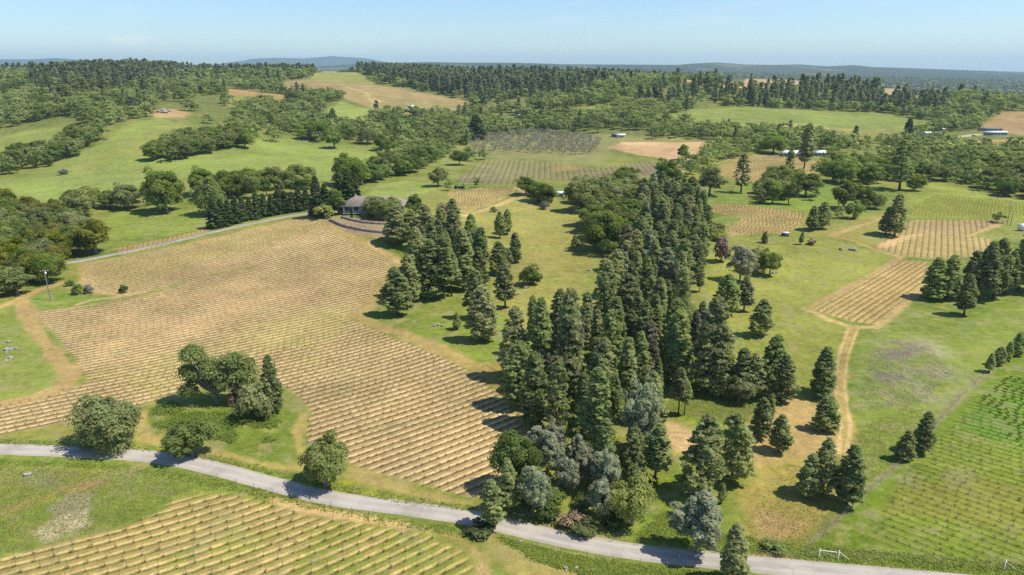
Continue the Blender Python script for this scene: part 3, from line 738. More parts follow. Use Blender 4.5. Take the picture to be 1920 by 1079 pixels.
def pine_crown(seed, h=20.0, rmax=3.3, f0=.14, clumps=190, per=26, size=.30, droop=.0, sparse=0.0, top=.75, cl=.85, shape=.8):
    clumps = int(clumps * 1.8); per = max(4, int(per * (.9 if per > 10 else .62))); cl = cl * .74; size = size * (.8 if per > 10 else 1); shape = shape * .8
    r = np.random.default_rng(seed)
    mb = MB()
    # clumps on whorled boughs
    f = f0 + (1 - f0) * (r.uniform(0, 1, clumps) ** 1.15)
    f[:6] = np.linspace(.93, 1.0, 6)
    prof = np.clip((1 - f) / (1 - f0), 0, 1) ** shape
    low = np.clip((f - f0) / .16, .0, 1) ** .6 * .5 + .5
    lop = 1 + .28 * np.sin(r.uniform(0, 6.28) + np.arange(clumps) * 0) 
    ang = r.uniform(0, 2 * math.pi, clumps)
    sect = 1 + .25 * np.sin(ang * 2 + r.uniform(0, 6)) + .18 * np.sin(ang * 3 + f * 14 + r.uniform(0, 6))
    rad = rmax * prof * low * sect * (r.uniform(.3, 1, clumps) ** .4)
    rad[:6] *= .2
    C = np.stack([rad * np.cos(ang), rad * np.sin(ang), f * h * .985 - droop * rad], -1)
    cr = cl * (h / 20) * r.uniform(.65, 1.25, clumps) * (.55 + .45 * np.clip(prof * 2.2, 0, 1))
    keep = r.uniform(0, 1, clumps) > sparse * (1 - f)
    keep[:6] = True
    C, cr, f, rad, ang = C[keep], cr[keep], f[keep], rad[keep], ang[keep]
    n = len(C)
    tone_c = np.clip(.5 + r.normal(0, .24, n), .02, .98)
    P = np.repeat(C, per, 0); q = np.repeat(cr, per)
    dirs = unit(r.normal(size=(n * per, 3))); dirs[:, 2] = np.abs(dirs[:, 2]) * .9 - .18
    off = dirs * (q * r.uniform(.35, 1, n * per))[:, None] * np.array([1.15, 1.15, .75])
    pos = P + off
    out = unit(pos * np.array([1, 1, 0]) + 1e-6)
    Nn = dirs * .6 + np.array([.35, 0, .6]) * 0 + np.array([0, 0, .45]) + .4 * out + r.normal(0, .6, (n * per, 3))
    D = out * .8 + np.array([0, 0, .65]) + r.normal(0, .5, (n * per, 3))
    t = np.repeat(tone_c, per) + r.normal(0, .10, n * per)
    V, F, T = leaves(pos, Nn, size, 1.7, np.clip(t, 0, 1), r, D)
    mb.add(V, F, T)
    return mb, C

def trunk(mb, h, r0, seed, lean=0.0, C=None, k=7, boughs=0, taper=.12, rmin=.035):
    r = np.random.default_rng(seed)
    n = 8
    w = np.cumsum(r.normal(0, .05 * r0 + lean, (n + 1, 2)), 0); w[0] = 0
    pts = [(w[i, 0], w[i, 1], -.5 + (h + .5) * i / n) for i in range(n + 1)]
    rad = [r0 * (1.35 if i == 0 else 1) * (1 - (1 - taper) * i / n) for i in range(n + 1)]
    mb.tube(pts, rad, k)
    if C is not None and boughs:
        s = r.choice(len(C), min(boughs, len(C)), replace=False)
        for i in s:
            c = C[i]
            z = max(h * .12, c[2] - .35 * math.hypot(c[0], c[1]))
            if z > h: continue
            a = np.array([0, 0, z]); m = (a * .5 + c * .5) + np.array([0, 0, -.1])
            mb.tube([a, m, c], [max(rmin, r0 * .28 * (1 - z / h * .7)), rmin * 1.2, rmin * .5], 4, cap=False)
    return mb

def oak_crown(seed, h=10.0, w=5.2, base=.16, lobes=46, per=85, size=.24, flat=1.0, gap=.0, lobe=.27, multi=None):
    """broadleaf crown: leaf clusters on many uneven lobes"""
    r = np.random.default_rng(seed)
    mb = MB()
    L = unit(r.normal(size=(lobes, 3))); L[:, 2] = np.where(L[:, 2] < -.8, -L[:, 2], L[:, 2])
    ch = h * (1 - base) / 2; cz = h * base + ch
    ph = np.arctan2(L[:, 1], L[:, 0])
    bump = 1 + .17 * np.sin(2 * ph + r.uniform(0, 6)) + .13 * np.sin(3 * ph + r.uniform(0, 6)) + .10 * np.sin(5 * L[:, 2] + r.uniform(0, 6))
    rr = r.uniform(.5, .82, lobes) * bump
    C = L * rr[:, None] * np.array([w, w, ch]) + np.array([0, 0, cz])
    if multi is not None:
        C = []
        for (mx, my, mz, mr) in multi:
            k = max(3, int(lobes * mr / sum(q[3] for q in multi)))
            d = unit(r.normal(size=(k, 3))) * r.uniform(.3, .8, (k, 1)) * mr
            C.append(np.array([mx, my, mz]) + d * np.array([1, 1, .8]))
        C = np.concatenate(C)
    n = len(C)
    lr = lobe * min(w, ch * 1.25) * r.uniform(.75, 1.4, n) if multi is None else lobe * r.uniform(.8, 1.3, n)
    keep = r.uniform(0, 1, n) > gap
    C, lr = C[keep], lr[keep]; n = len(C)
    tone_c = np.clip(.5 + r.normal(0, .2, n), .02, .98)
    dirs = unit(r.normal(size=(n * per, 3))); dirs[:, 2] = np.where(dirs[:, 2] < -.4, -dirs[:, 2], dirs[:, 2])
    q = np.repeat(lr, per) * r.uniform(.6, 1.06, n * per)
    pos = np.repeat(C, per, 0) + dirs * q[:, None] * np.array([1, 1, .82 * flat])
    Nn = dirs + unit(pos - np.array([0, 0, h * .45])) * .5 + r.normal(0, .4, (n * per, 3)) + np.array([0, 0, .3])
    t = np.repeat(tone_c, per) + r.normal(0, .12, n * per)
    V, F, T = leaves(pos, Nn, size, 1.15, np.clip(t, 0, 1), r)
    mb.add(V, F, T)
    return mb, C

def oak_trunk(mb, h, r0, seed, C, forks=9, cz=.35):
    r = np.random.default_rng(seed)
    fork = np.array([r.normal(0, .15), r.normal(0, .15), h * cz])
    mb.tube([(0, 0, -.5), fork * .5 + r.normal(0, .06, 3), fork], [r0 * 1.3, r0, r0 * .85], 8, cap=False)
    for i in r.choice(len(C), min(forks, len(C)), replace=False):
        c = C[i]; m = fork * .45 + c * .55 + r.normal(0, .25, 3)
        mb.tube([fork - np.array([0, 0, .2]), m, c], [r0 * .55, r0 * .32, r0 * .1], 5, cap=False)
    return mb

def bare_tree(seed, h=6.0, w=3.4, twigs=620):
    """leafless orchard tree: trunk and forked boughs, and a haze of twigs"""
    r = np.random.default_rng(seed)
    tb, tw = MB(), MB()
    fork = np.array([0, 0, h * .25])
    tb.tube([(0, 0, -.3), fork], [.2, .15], 6, cap=False)
    ends = []
    for i in range(7):
        a = 2 * math.pi * (i + r.uniform(-.3, .3)) / 7
        e = np.array([math.cos(a) * w * r.uniform(.45, .75), math.sin(a) * w * r.uniform(.45, .75), h * r.uniform(.62, .9)])
        m = fork * .5 + e * .5 + np.array([math.cos(a) * .3, math.sin(a) * .3, -.1])
        tb.tube([fork, m, e], [.10, .07, .03], 4, cap=False); ends += [m, e, (m + e) / 2]
    ends = np.array(ends)
    P = ends[r.integers(0, len(ends), twigs)]
    d = unit(r.normal(size=(twigs, 3)) + np.array([0, 0, .6]) + P * np.array([.25, .25, 0]))
    L = r.uniform(.5, 1.3, twigs)[:, None]
    sd = unit(np.cross(d, r.normal(size=(twigs, 3)))) * .034
    V = np.stack([P - sd, P + sd, P + d * L + sd * .5, P + d * L - sd * .5], 1).reshape(-1, 3)
    tw.add(V, np.arange(4 * twigs).reshape(-1, 4), np.repeat(r.uniform(.1, .9, twigs), 4))
    return tb, tw

PROTO = {}
def proto(kind, crown_mb, trunk_mb, h, cmat, tmat):
    PROTO.setdefault(kind, []).append((crown_mb.mesh(kind + '_crown'), trunk_mb.mesh(kind + '_trunk', True), h, cmat, tmat))

for i in range(6):                         # dense, ovate ponderosa-like pines
    c, C = pine_crown(100 + i, 20, (3.0, 3.5, 3.8, 2.7, 3.3, 4.0)[i], (.10, .16, .12, .2, .08, .14)[i], 200, 24, .30, .05, .1, shape=(.62, .7, .6, .75, .66, .58)[i])
    proto('pine_tree', c, trunk(MB(), 19.2, .30, i, C=C, boughs=60), 20, 'pine', 'bark')
for i in range(3):                         # narrow crowded pines
    c, C = pine_crown(130 + i, 20, (2.1, 2.4, 1.9)[i], (.3, .22, .36)[i], 140, 24, .29, .05, .2, shape=.6, cl=.8)
    proto('slim_pine', c, trunk(MB(), 19.2, .24, i, C=C, boughs=70), 20, 'pine', 'bark')
for i in range(2):                         # sparse tall pine with the trunk in view
    c, C = pine_crown(140 + i, 20, (3.1, 2.8)[i], .2, 105, 24, .28, .1, .55, shape=.5, cl=.8)
    proto('sparse_pine', c, trunk(MB(), 19.4, .34, i, C=C, boughs=100, rmin=.05), 20, 'pine', 'bark')
for i in range(3):                         # airy, rounded grey pines with several stems
    c, C = oak_crown(150 + i, 16, (4.0, 3.6, 4.4)[i], .0, 140, 80, .18, 1.35, lobe=.20, gap=.04)
    tb = trunk(MB(), 13, .22, i, C=C, boughs=60)
    for k in range(2): tb.tube([(0, 0, .5), (.8 - k * 1.5, .5 - k, 7), (1.4 - k * 2.6, .9 - k * 1.6, 12)], [.17, .12, .03], 6)
    proto('gray_pine', c, tb, 16, 'graypine', 'greybark')
for i in range(2):                         # dense dark cones
    c, C = pine_crown(160 + i, 16, (2.5, 2.1)[i], .02, 210, 26, .25, .2, 0, shape=.85, cl=.75)
    proto('conifer', c, trunk(MB(), 15.3, .22, i, C=C, boughs=20), 16, 'redwood', 'bark')
c, C = pine_crown(170, 5, .62, .0, 90, 26, .10, 0, 0, shape=.28, cl=1.0)
proto('cypress', c, trunk(MB(), 4.6, .08, 3), 5, 'redwood', 'bark')
for i in range(6):                         # evergreen and valley oaks
    c, C = oak_crown(200 + i, 10, (5.4, 4.8, 5.8, 5.0, 6.2, 4.4)[i], (.02, .08, -.02, .05, .0, .1)[i], 70, 140, .21, lobe=.25)
    proto('oak_tree', c, oak_trunk(MB(), 10, .34, i, C), 10, 'oak', 'greybark')
for i in range(2):                         # open crown with boughs showing
    c, C = oak_crown(220 + i, 11, (6.0, 5.2)[i], .08, 60, 110, .21, gap=.06, lobe=.25)
    proto('open_oak', c, oak_trunk(MB(), 11, .36, i, C, 26, .28), 11, 'brightoak', 'greybark')
for i in range(2):                         # upright willow-like crowns of pale leaf
    c, C = oak_crown(230 + i, 10, (5.3, 5.6)[i], -.12, 84, 120, .18, 1.25, lobe=.24)
    proto('pale_tree', c, oak_trunk(MB(), 10, .28, i, C, 14, .2), 10, 'paleoak', 'greybark')
c, C = oak_crown(240, 10, 5, 0, 90, 150, .17, multi=[(-3.6,0,9.2,2.3),(-4.3,.4,5.4,2.8),(-1.2,1,6.6,2.2),(1.2,-.4,5.6,2.5),(4.0,.8,7.4,2.7),(5.6,0,5.0,2.3),(2.4,.6,4.0,2.2),(-4.8,-.8,2.6,1.5)], lobe=1.5)
proto('crooked_oak', c, oak_trunk(MB(), 10, .42, 5, C, 40, .22), 11, 'paleoak', 'greybark')
for i in range(4):                         # shrubs down to the ground
    c, C = oak_crown(250 + i, 2.4, (1.7, 1.4, 2.0, 1.5)[i], -.12, 22, 46, .13, lobe=.36)
    proto('shrub', c, oak_trunk(MB(), 2.2, .07, i, C, 8, .15), 2.4, 'shrub', 'bark')
for i in range(4):
    t, w = bare_tree(260 + i)
    proto('orchard_tree', w, t, 6, 'baretwig', 'greybark')

# lighter copies for the distant woods
FAR = {}
def far_oak(seed, per, lobes, size):
    c, _ = oak_crown(seed, 10, 5.4, .02, lobes, per, size, lobe=.36); return c
def far_pine(seed, cl, per, size):
    c, _ = pine_crown(seed, 20, 3.1, .08, cl, per, size, .05, .1, shape=.65, cl=1.25); return c
def pack(mb): return np.concatenate(mb.V), np.concatenate(mb.F4), np.concatenate(mb.T)
FAR['oak'] = [[pack(far_oak(300 + i, 14, 16, .60)) for i in range(5)], [pack(far_oak(320 + i, 7, 11, 1.05)) for i in range(5)]]
FAR['pine'] = [[pack(far_pine(340 + i, 44, 6, .66)) for i in range(5)], [pack(far_pine(360 + i, 24, 4, 1.15)) for i in range(5)]]
for l in FAR['oak']:
    l[:] = [(v / 10.0, f, t) for v, f, t in l]
for l in FAR['pine']:
    l[:] = [(v / 20.0, f, t) for v, f, t in l]
# ------------------------------------------------------------------ planting
NAMES = dict(pine_tree='pine_tree', slim_pine='pine_tree', sparse_pine='pine_tree', gray_pine='gray_pine', conifer='conifer_tree', cypress='cypress_tree',
             oak_tree='oak_tree', open_oak='oak_tree', pale_tree='broadleaf_tree', crooked_oak='broadleaf_tree', shrub='shrub', orchard_tree='orchard_tree')
CATS = dict(pine_tree='pine tree', gray_pine='pine tree', conifer_tree='conifer', cypress_tree='cypress', oak_tree='oak tree', broadleaf_tree='tree', shrub='shrub', orchard_tree='fruit tree')
SPEC = []

WIDE = dict(pine_tree=1.55, slim_pine=1.35, sparse_pine=1.35, gray_pine=1.35, conifer=1.9)
def T(kind, px, base, top, label, wid=1.0, mat=None, group=None, sure=True):
    wid = wid * WIDE.get(kind, 1.0)
    P = G(px, base); h = hgt(P, top)
    SPEC.append(dict(kind=kind, P=P, h=h, wid=wid, label=label, mat=mat, group=group, sure=sure, app=h / mpp(P)))

def fill(kinds, poly, spacing, hr, label, group, wid=(1.05, 1.4), mats=None, sure=True, seed=1, minpy=None):
    """plant an outlined wood: jittered spacing on the ground, nothing closer than `spacing` metres"""
    r = np.random.default_rng(seed)
    W = GL(poly)[:, :2]; lo, hi = W.min(0), W.max(0)
    n = int((hi - lo).prod() / spacing ** 2 * 6) + 20
    c = r.uniform(lo, hi, (n, 2)); c = c[inpoly(c[:, 0], c[:, 1], W)]
    got = [s['P'][:2] for s in SPEC if lo[0] - 9 < s['P'][0] < hi[0] + 9 and lo[1] - 9 < s['P'][1] < hi[1] + 9]
    cnt = 0
    for p in c:
        if got and (np.hypot(*(np.array(got) - p).T) < spacing * r.uniform(.8, 1.25)).any(): continue
        got.append(p); cnt += 1
        k = kinds[r.integers(len(kinds))]
        z = float(height(p[0], p[1])); P = (p[0], p[1], z)
        h = r.uniform(*hr) * (.45 if k == 'shrub' else 1)
        lab = label[k] if isinstance(label, dict) else label
        SPEC.append(dict(kind=k, P=P, h=h, wid=r.uniform(*wid) * (1.5 if 'pine' in k else 1.0), label=lab, mat=None if not mats or k == 'gray_pine' else mats[r.integers(len(mats))],
                         group=group if not isinstance(group, dict) else group[k], sure=sure, app=h / mpp(P)))
    return cnt

# --- single trees of the foreground and middle distance: kind, px, base row, top row, label
for a in [
 ('pine_tree',1376,1092,982,'dense dark pine standing just below the lane at the bottom of the picture',.85),
 ('sparse_pine',922,992,901,'small lone pine with bare lower trunk on the lower edge of the lane',1.15),
 ('pine_tree',1309,928,775,'tall broad pine on the open grass above the big silver bush',.8),
 ('pine_tree',1372,905,772,'tall twin-trunked pine on bare ground beside the taller broad pine',.75),
 ('pine_tree',1424,822,745,'mid-sized pine at the left end of the tan clearing',.85),
 ('slim_pine',1437,805,738,'slim pine behind the mid-sized pine at the edge of the tan clearing',1.0),
 ('pine_tree',1461,848,777,'small cone-shaped pine casting a round shadow on the tan clearing',.95),
 ('pine_tree',1547,808,742,'round-topped pine beside the two-rut dirt track on tan ground',1.2),
 ('pine_tree',1540,742,650,'broad spreading pine just left of the dirt track where it bends',1.05),
 ('pine_tree',1516,930,850,'leaning front pine of the three clumped below the tan clearing',1.05),
 ('pine_tree',1543,928,822,'tallest slim pine of the three clumped below the tan clearing',.65),
 ('pine_tree',1587,946,834,'broad dark right-hand pine of the three clumped below the tan clearing',.85),
 ('pine_tree',1695,863,808,'small pine casting an oval shadow on bright grass by the faint fence line',1.05),
 ('pine_tree',1728,848,772,'taller pine of the pair by the green vine rows',.95),
 ('pine_tree',1423,630,560,'lone dark pine on the right meadow with a shadow at its foot',.95),
 ('pine_tree',1360,588,514,'left pine of the dark pair on the right meadow',.95),
 ('pine_tree',1394,584,518,'right pine of the dark pair on the right meadow',1.05),
 ('gray_pine',1387,528,455,'pale grey-green pine standing behind the dark pair on the right meadow',1.0),
 ('pine_tree',1807,592,514,'front dark pine of the clump beside the small striped vineyard',1.0),
 ('pine_tree',1748,560,482,'broad dark pine whose shadow falls onto the small striped vineyard',1.15),
 ('pine_tree',1775,560,478,'dark pine second from the striped vineyard in the clump',1.0),
 ('pine_tree',1836,565,452,'tallest dark pine in the middle of the eastern clump',.85),
 ('pine_tree',1862,560,446,'tall dark pine behind the middle of the eastern clump',.85),
 ('pine_tree',1884,552,470,'dark pine with bluish shade in the eastern clump',1.05),
 ('pine_tree',1908,545,428,'tall dark pine at the picture edge of the eastern clump',.85),
 ('pine_tree',1935,548,440,'dark pine cut by the right edge of the picture',.9),
 ('pine_tree',1820,540,470,'short dark pine at the back of the eastern clump',1.0),
 ('pine_tree',1433,456,434,'small round pine on the meadow below the brown hollow vineyard',1.1),
 ('pine_tree',1501,459,434,'small upright pine beside a low shrub below the brown hollow vineyard',.95),
 ('pine_tree',1677,443,362,'big dark ragged pine casting a shadow on the grass by the hillside vines',.9),
 ('pine_tree',1660,440,388,'shorter dark pine leaning on the big ragged pine by the hillside vines',1.2),
 ('sparse_pine',1686,357,262,'very tall open pine with a long bare trunk above the leafy vines',1.15),
 ('sparse_pine',1389,362,288,'thin open pine with a straight dark trunk beside the terrace vines',1.0),
 ('slim_pine',1505,330,230,'very tall narrow grey pine in front of the white-roofed house',1.1),
 ('sparse_pine',1478,340,276,'tall open pine with a visible trunk beside the narrow grey pine',1.0),
 ('conifer',1700,264,222,'dark conical fir standing alone by the far farm buildings',1.2),
 ('pine_tree',1522,432,386,'left one of two small pines at the end of the brown hollow vineyard',1.1),
 ('pine_tree',1541,430,378,'right one of two small pines at the end of the brown hollow vineyard',.95),
 ('pine_tree',746,592,500,'broad pine at the vineyard corner with shadow on the lush grass',1.05),
 ('pine_tree',768,572,478,'brownish pine close behind the pine at the vineyard corner',.8),
 ('pine_tree',790,558,425,'tall pine in the middle group beside the upper vineyard edge',.75),
 ('pine_tree',812,562,448,'brown-tinged broad pine at the front of the middle group',.95),
 ('slim_pine',833,560,440,'slim pine in the middle group with a visible stem',1.2),
 ('slim_pine',847,556,470,'short thin pine at the front of the middle group',1.3),
 ('pine_tree',868,545,428,'tall pine at the back of the middle group',.75),
 ('slim_pine',876,505,432,'pointed pine, first of the three pointed ones at the back of the middle group',1.35),
 ('slim_pine',889,500,434,'pointed pine, middle of the three pointed ones at the back of the middle group',1.2),
 ('pine_tree',903,498,436,'pointed pine, outermost of the three pointed ones at the back of the middle group',.9),
 ('pine_tree',905,640,536,'very broad dark pine alone on lush grass with a deep shadow',1.05),
 ('pine_tree',857,618,585,'tiny cone-shaped pine beside the very broad dark pine',1.0),
 ('pine_tree',893,598,505,'pine rising behind the very broad dark pine',.85),
 ('slim_pine',920,612,560,'slim pine in the lee of the very broad dark pine',1.3),
 ('pine_tree',947,578,488,'upright pine on the meadow below the round bush',.85),
 ('pine_tree',935,515,452,'pine with a bare foot on the dry meadow',.95),
 ('pine_tree',952,500,465,'short pine hugging the one with a bare foot',1.1),
 ('pine_tree',966,492,436,'broad leaning pine at the meadow edge',1.0),
 ('pine_tree',937,447,396,'dark pine at the top of the dry meadow',.95),
 ('pine_tree',951,440,392,'dark pine touching its twin at the top of the dry meadow',.8),
 ('pine_tree',745,458,382,'broad dark pine below the house casting two dark shadows',1.35),
 ('pine_tree',772,452,392,'dark pine beside the broad one below the house',1.2),
 ('pine_tree',797,470,385,'rough brownish pine below the end of the house garden',1.0),
 ('pine_tree',828,462,390,'brownish ragged pine near the reddish bush',.9),
 ('pine_tree',850,438,372,'rounded dark pine at the corner of the house vineyard',1.05),
 ('pine_tree',1077,472,440,'small pine at the dry meadow edge below the oaks',1.0),
 ('slim_pine',1272,778,688,'slim pine alone in the grassy gap behind the tan bank',1.1),
 ('slim_pine',1283,779,714,'shorter slim pine touching its neighbour in the grassy gap',1.1),
 ('pine_tree',1354,745,640,'pine with bare trunk on the edge of the grassy gap',.75),
 ('slim_pine',1386,748,652,'first slim pine of the row above the tan clearing',1.3),
 ('slim_pine',1410,750,662,'second slim pine of the row above the tan clearing',1.3),
 ('pine_tree',1444,745,628,'tall pine at the right end of the row above the tan clearing',.8),
 ('pine_tree',1462,752,665,'shorter pine leaning on the tall one above the tan clearing',.9),
 ('slim_pine',1311,548,510,'small slim pine at the edge of the right meadow',1.4),
 ('pine_tree',1330,738,556,'tall pointed pine on the outer corner of the dense stand',.75),
 ('pine_tree',1854,698,662,'small dark pine at the lower end of the hedge line',1.1),
 ('pine_tree',1872,685,650,'small rounded pine second in the hedge line',1.1),
 ('pine_tree',1888,676,640,'small dark pine third in the hedge line',1.0),
 ('pine_tree',1905,668,622,'dark pine fourth in the hedge line',1.0),
 ('pine_tree',1925,655,610,'dark pine at the upper end of the hedge line',1.0),
 ('pine_tree',515,774,665,'upright bushy pine on the grass island in the vineyard',.58),
 ('gray_pine',1305,1036,915,'big round silver-grey bush-like pine beside the lane',1.15),
 ('gray_pine',1000,968,868,'silver-grey pine at the lane edge of the dense stand',.75),
 ('gray_pine',1125,975,893,'slim silver-grey pine beside the yellow-green oak',.85),
 ('gray_pine',1038,860,788,'silver-grey pine at the vineyard end of the dense stand',.9),
 ('gray_pine',1098,912,830,'silver-grey pine in the middle of the lower stand',.8),
 ('gray_pine',1196,868,702,'tall silver-grey pine rising out of the dense stand',.6),
 ('gray_pine',1062,930,850,'thin grey pine between the two silver ones',.7),
 ('pine_tree',955,962,858,'dark pine at the lower corner of the vineyard beside the silver one',.8),
 ('pine_tree',1185,905,800,'dark pine near the lower end of the stand by the yellow-green oak',.7),
 ('slim_pine',1228,898,795,'slim pine with bare stem at the lower right of the stand',1.3),
 ('pine_tree',1130,905,785,'dark pine behind the silver ones low in the stand',.7),
 ('pine_tree',975,762,640,'dark pine at the vineyard edge of the stand throwing a long shadow',.9),
 ('pine_tree',962,712,575,'pine at the upper vineyard corner of the dense stand',.7),
 ('pine_tree',1005,800,660,'dark pine whose shadow crosses the vineyard headland',.85),
 ('pine_tree',1016,712,555,'tall pine on the outer side of the dense stand',.7),
 ('pine_tree',1065,745,540,'one of the tallest pines, front of the dense stand',.65),
 ('oak_tree',610,912,818,'dark round oak on the verge between vineyard and lane',.92),
 ('oak_tree',362,856,786,'round green oak overhanging the lane',1.1),
 ('pale_tree',204,838,741,'wide pale grey-green willow-like tree beside the lane',1.08),
 ('crooked_oak',408,756,650,'crooked many-lobed oak on the grass island in the vineyard',1.0),
 ('open_oak',1184,985,893,'yellow-green oak with a twisted trunk near the lane',.8),
 ('oak_tree',180,476,411,'golden leaved round oak at the bend of the driveway',1.05),
 ('oak_tree',312,398,317,'large dark oak with a thick trunk above the meadow',.85),
 ('pale_tree',398,402,334,'fluffy pale green tree behind the conifer row',.9),
 ('oak_tree',160,411,350,'dark oak at the edge of the upper meadow',1.0),
 ('oak_tree',240,392,344,'grey-green oak between the dark oak and the large one',1.1),
 ('oak_tree',382,365,314,'round oak standing behind the fluffy pale tree',1.0),
 ('oak_tree',432,372,320,'round oak in the line behind the conifer row',1.0),
 ('oak_tree',556,366,310,'big dark oak at the end of the conifer row',1.05),
 ('oak_tree',654,348,291,'big rounded oak rising behind the redwoods',1.0),
 ('oak_tree',822,350,314,'dense dark oak on the grass behind the house',1.3),
 ('oak_tree',844,358,335,'small fresh green tree beside the dense dark oak',.9),
 ('oak_tree',895,352,334,'small round oak by the parked farm machines',1.0),
 ('oak_tree',1010,378,342,'big dark oak beside the white shed',1.35),
 ('oak_tree',985,366,330,'oak behind the big dark one near the white shed',1.1),
 ('oak_tree',1027,384,346,'dark oak next to the white shed',1.1),
 ('open_oak',1100,424,370,'bright green oak with spreading boughs on the dry meadow edge',1.0),
 ('oak_tree',1132,472,398,'big rounded oak below the bright green one',1.0),
 ('oak_tree',1088,398,334,'oak at the top of the dry meadow near the white shed',1.0),
 ('oak_tree',1122,392,328,'oak behind the top of the dry meadow',1.05),
 ('oak_tree',1172,440,376,'rounded olive oak at the flank of the dense stand',1.1),
 ('shrub',994,534,501,'round dark bush alone on the dry meadow',1.0),
 ('open_oak',1330,366,312,'big bright double-crowned oak on the grass above the hollow',1.15),
 ('oak_tree',1280,300,271,'round tree alone by the pink ploughed field',.85),
 ('oak_tree',1250,345,300,'olive oak at the head of the dense stand',1.0),
 ('oak_tree',1448,382,338,'dark oak in the clump below the open pines',1.0),
 ('open_oak',1478,384,340,'fresh green tree on the grass below the open pines',.75),
 ('oak_tree',1510,368,325,'dark oak under the narrow grey pine',1.2),
 ('oak_tree',1524,376,350,'small grey-green tree at the edge of the oak clump',.9),
 ('oak_tree',1580,392,340,'dense dark oak on the knoll with golden top',1.15),
 ('oak_tree',1612,392,346,'dark oak joined to the dense one on the knoll',1.0),
 ('oak_tree',1600,410,378,'open pale green tree below the dense knoll oaks',.9),
 ('oak_tree',1572,410,384,'small dark tree below the dense knoll oaks',.8),
 ('oak_tree',1640,392,362,'grey-green oak at the shady end of the knoll',1.1),
 ('oak_tree',1714,358,328,'round dark oak on a dry patch beside the very tall open pine',1.0),
 ('oak_tree',1560,340,300,'dark oak behind the knoll by the terrace vines',1.1),
 ('oak_tree',1590,345,302,'dark oak in the middle of the row behind the knoll',1.1),
 ('oak_tree',1625,345,310,'dark oak at the end of the row behind the knoll',1.1),
 ('oak_tree',1450,288,252,'dark spreading oak in front of the white-roofed house',1.25),
 ('open_oak',1525,290,265,'bright lime tree between the house and the white-roofed shed',.7),
 ('oak_tree',1875,418,398,'round dark bush by the utility poles',1.5),
 ('oak_tree',1443,518,468,'dark bushy oak by white stones on the right meadow',.85),
 ('shrub',485,784,726,'grey-green bush beside the pine on the grass island',.85),
 ('shrub',146,551,532,'dark round bush on the bank beside the purple-grey one',.9),
 ('shrub',166,551,536,'purple-grey round bush on the bank in the vineyard',.9),
 ('shrub',130,537,526,'small dark bush nearest the driveway on the bank',1.0),
 ('shrub',233,549,534,'small green bush on the bank inside the vineyard',.9),
 ('shrub',444,760,722,'dark reddish bush in the middle of the grass island',.8),
 ('shrub',605,410,386,'bright green round bush where the driveway meets the garden',1.0),
 ('cypress',660,411,388,'columnar cypress in front of the house, first of two',1.0),
 ('cypress',680,413,391,'columnar cypress in front of the house, second of two',1.0),
 ('pale_tree',712,408,366,'pale blossoming tree covering the end of the house roof',1.5),
 ('open_oak',740,405,366,'bright yellow-green tree beside the pale blossoming one',.8),
 ('open_oak',780,410,366,'fresh green tree behind the broad dark pine below the house',1.0),
 ('open_oak',668,380,350,'yellow-green young tree at the foot of the redwoods',.5),
 ('shrub',1022,393,379,'grey leafless bush at the foot of the white shed oaks',.95),
 ('shrub',925,398,388,'dark oval bush on the farm track above the dry meadow',1.2),
 ('shrub',1521,459,448,'low reddish shrub beside the small upright pine',1.3),
 ('shrub',1352,492,444,'reddish leafless tree-like bush on the right meadow edge',.62),
 ('shrub',1414,510,464,'thin lime bush on the right meadow',.7),
 ('shrub',830,412,386,'reddish bush at the end of the house garden',.9),
 ('shrub',1447,1032,1016,'low grey-green bush at the lane corner by the dirt verge',1.6),
 ('shrub',900,997,978,'dark low bush at the foot of the lone roadside pine',2.2),
 ('shrub',1098,1000,975,'dark leafy bush on the lane verge below the stand',1.5),
 ('shrub',1070,990,966,'brown twiggy bush on the lane verge below the silver pine',1.3),
 ('shrub',1150,985,962,'dark green bush at the foot of the slim silver pine',1.3),
 ('shrub',1025,974,945,'dark bush at the foot of the silver pine',1.2),
 ('shrub',118,328,318,'grey dead-looking bush on the wide left meadow',1.2),
 ('shrub',94,312,298,'round dark bush on the wide left meadow',.9),
 ('oak_tree',1385,755,700,'broad shrubby tree under the slim pines above the tan clearing',.9),
 ('sparse_pine',1353,945,905,'thin sapling in the grass behind the big silver bush',.9),
]:
    kind, px, b, t, lab = a[:5]; wid = a[5]
    T(kind, px, b, t, lab, wid)
_m = {'golden leaved':'goldoak', 'purple-grey round':'greyshrub', 'dark reddish bush':'redshrub', 'bright green round bush':'lime', 'bright yellow-green tree':'lime',
      'yellow-green young':'lime', 'grey leafless bush':'greyshrub', 'low reddish shrub':'redshrub', 'reddish leafless':'redshrub', 'thin lime':'lime', 'reddish bush at':'redshrub',
      'grey dead-looking':'greyshrub', 'bright lime tree':'lime', 'yellow-green oak':'lime', 'grey-green oak between':'paleoak', 'brown twiggy':'redshrub', 'grey-green bush beside':'paleoak',
      'fresh green tree on':'brightoak', 'small fresh green':'brightoak', 'open pale green':'paleoak', 'small grey-green tree':'paleoak', 'dark round oak on':'oak', 'round green oak over':'brightoak', 'low grey-green bush':'paleoak',
      'tall narrow grey pine':'pine', 'rounded olive':'brightoak'}
for s in SPEC:
    for k, v in _m.items():
        if s['label'].startswith(k): s['mat'] = v

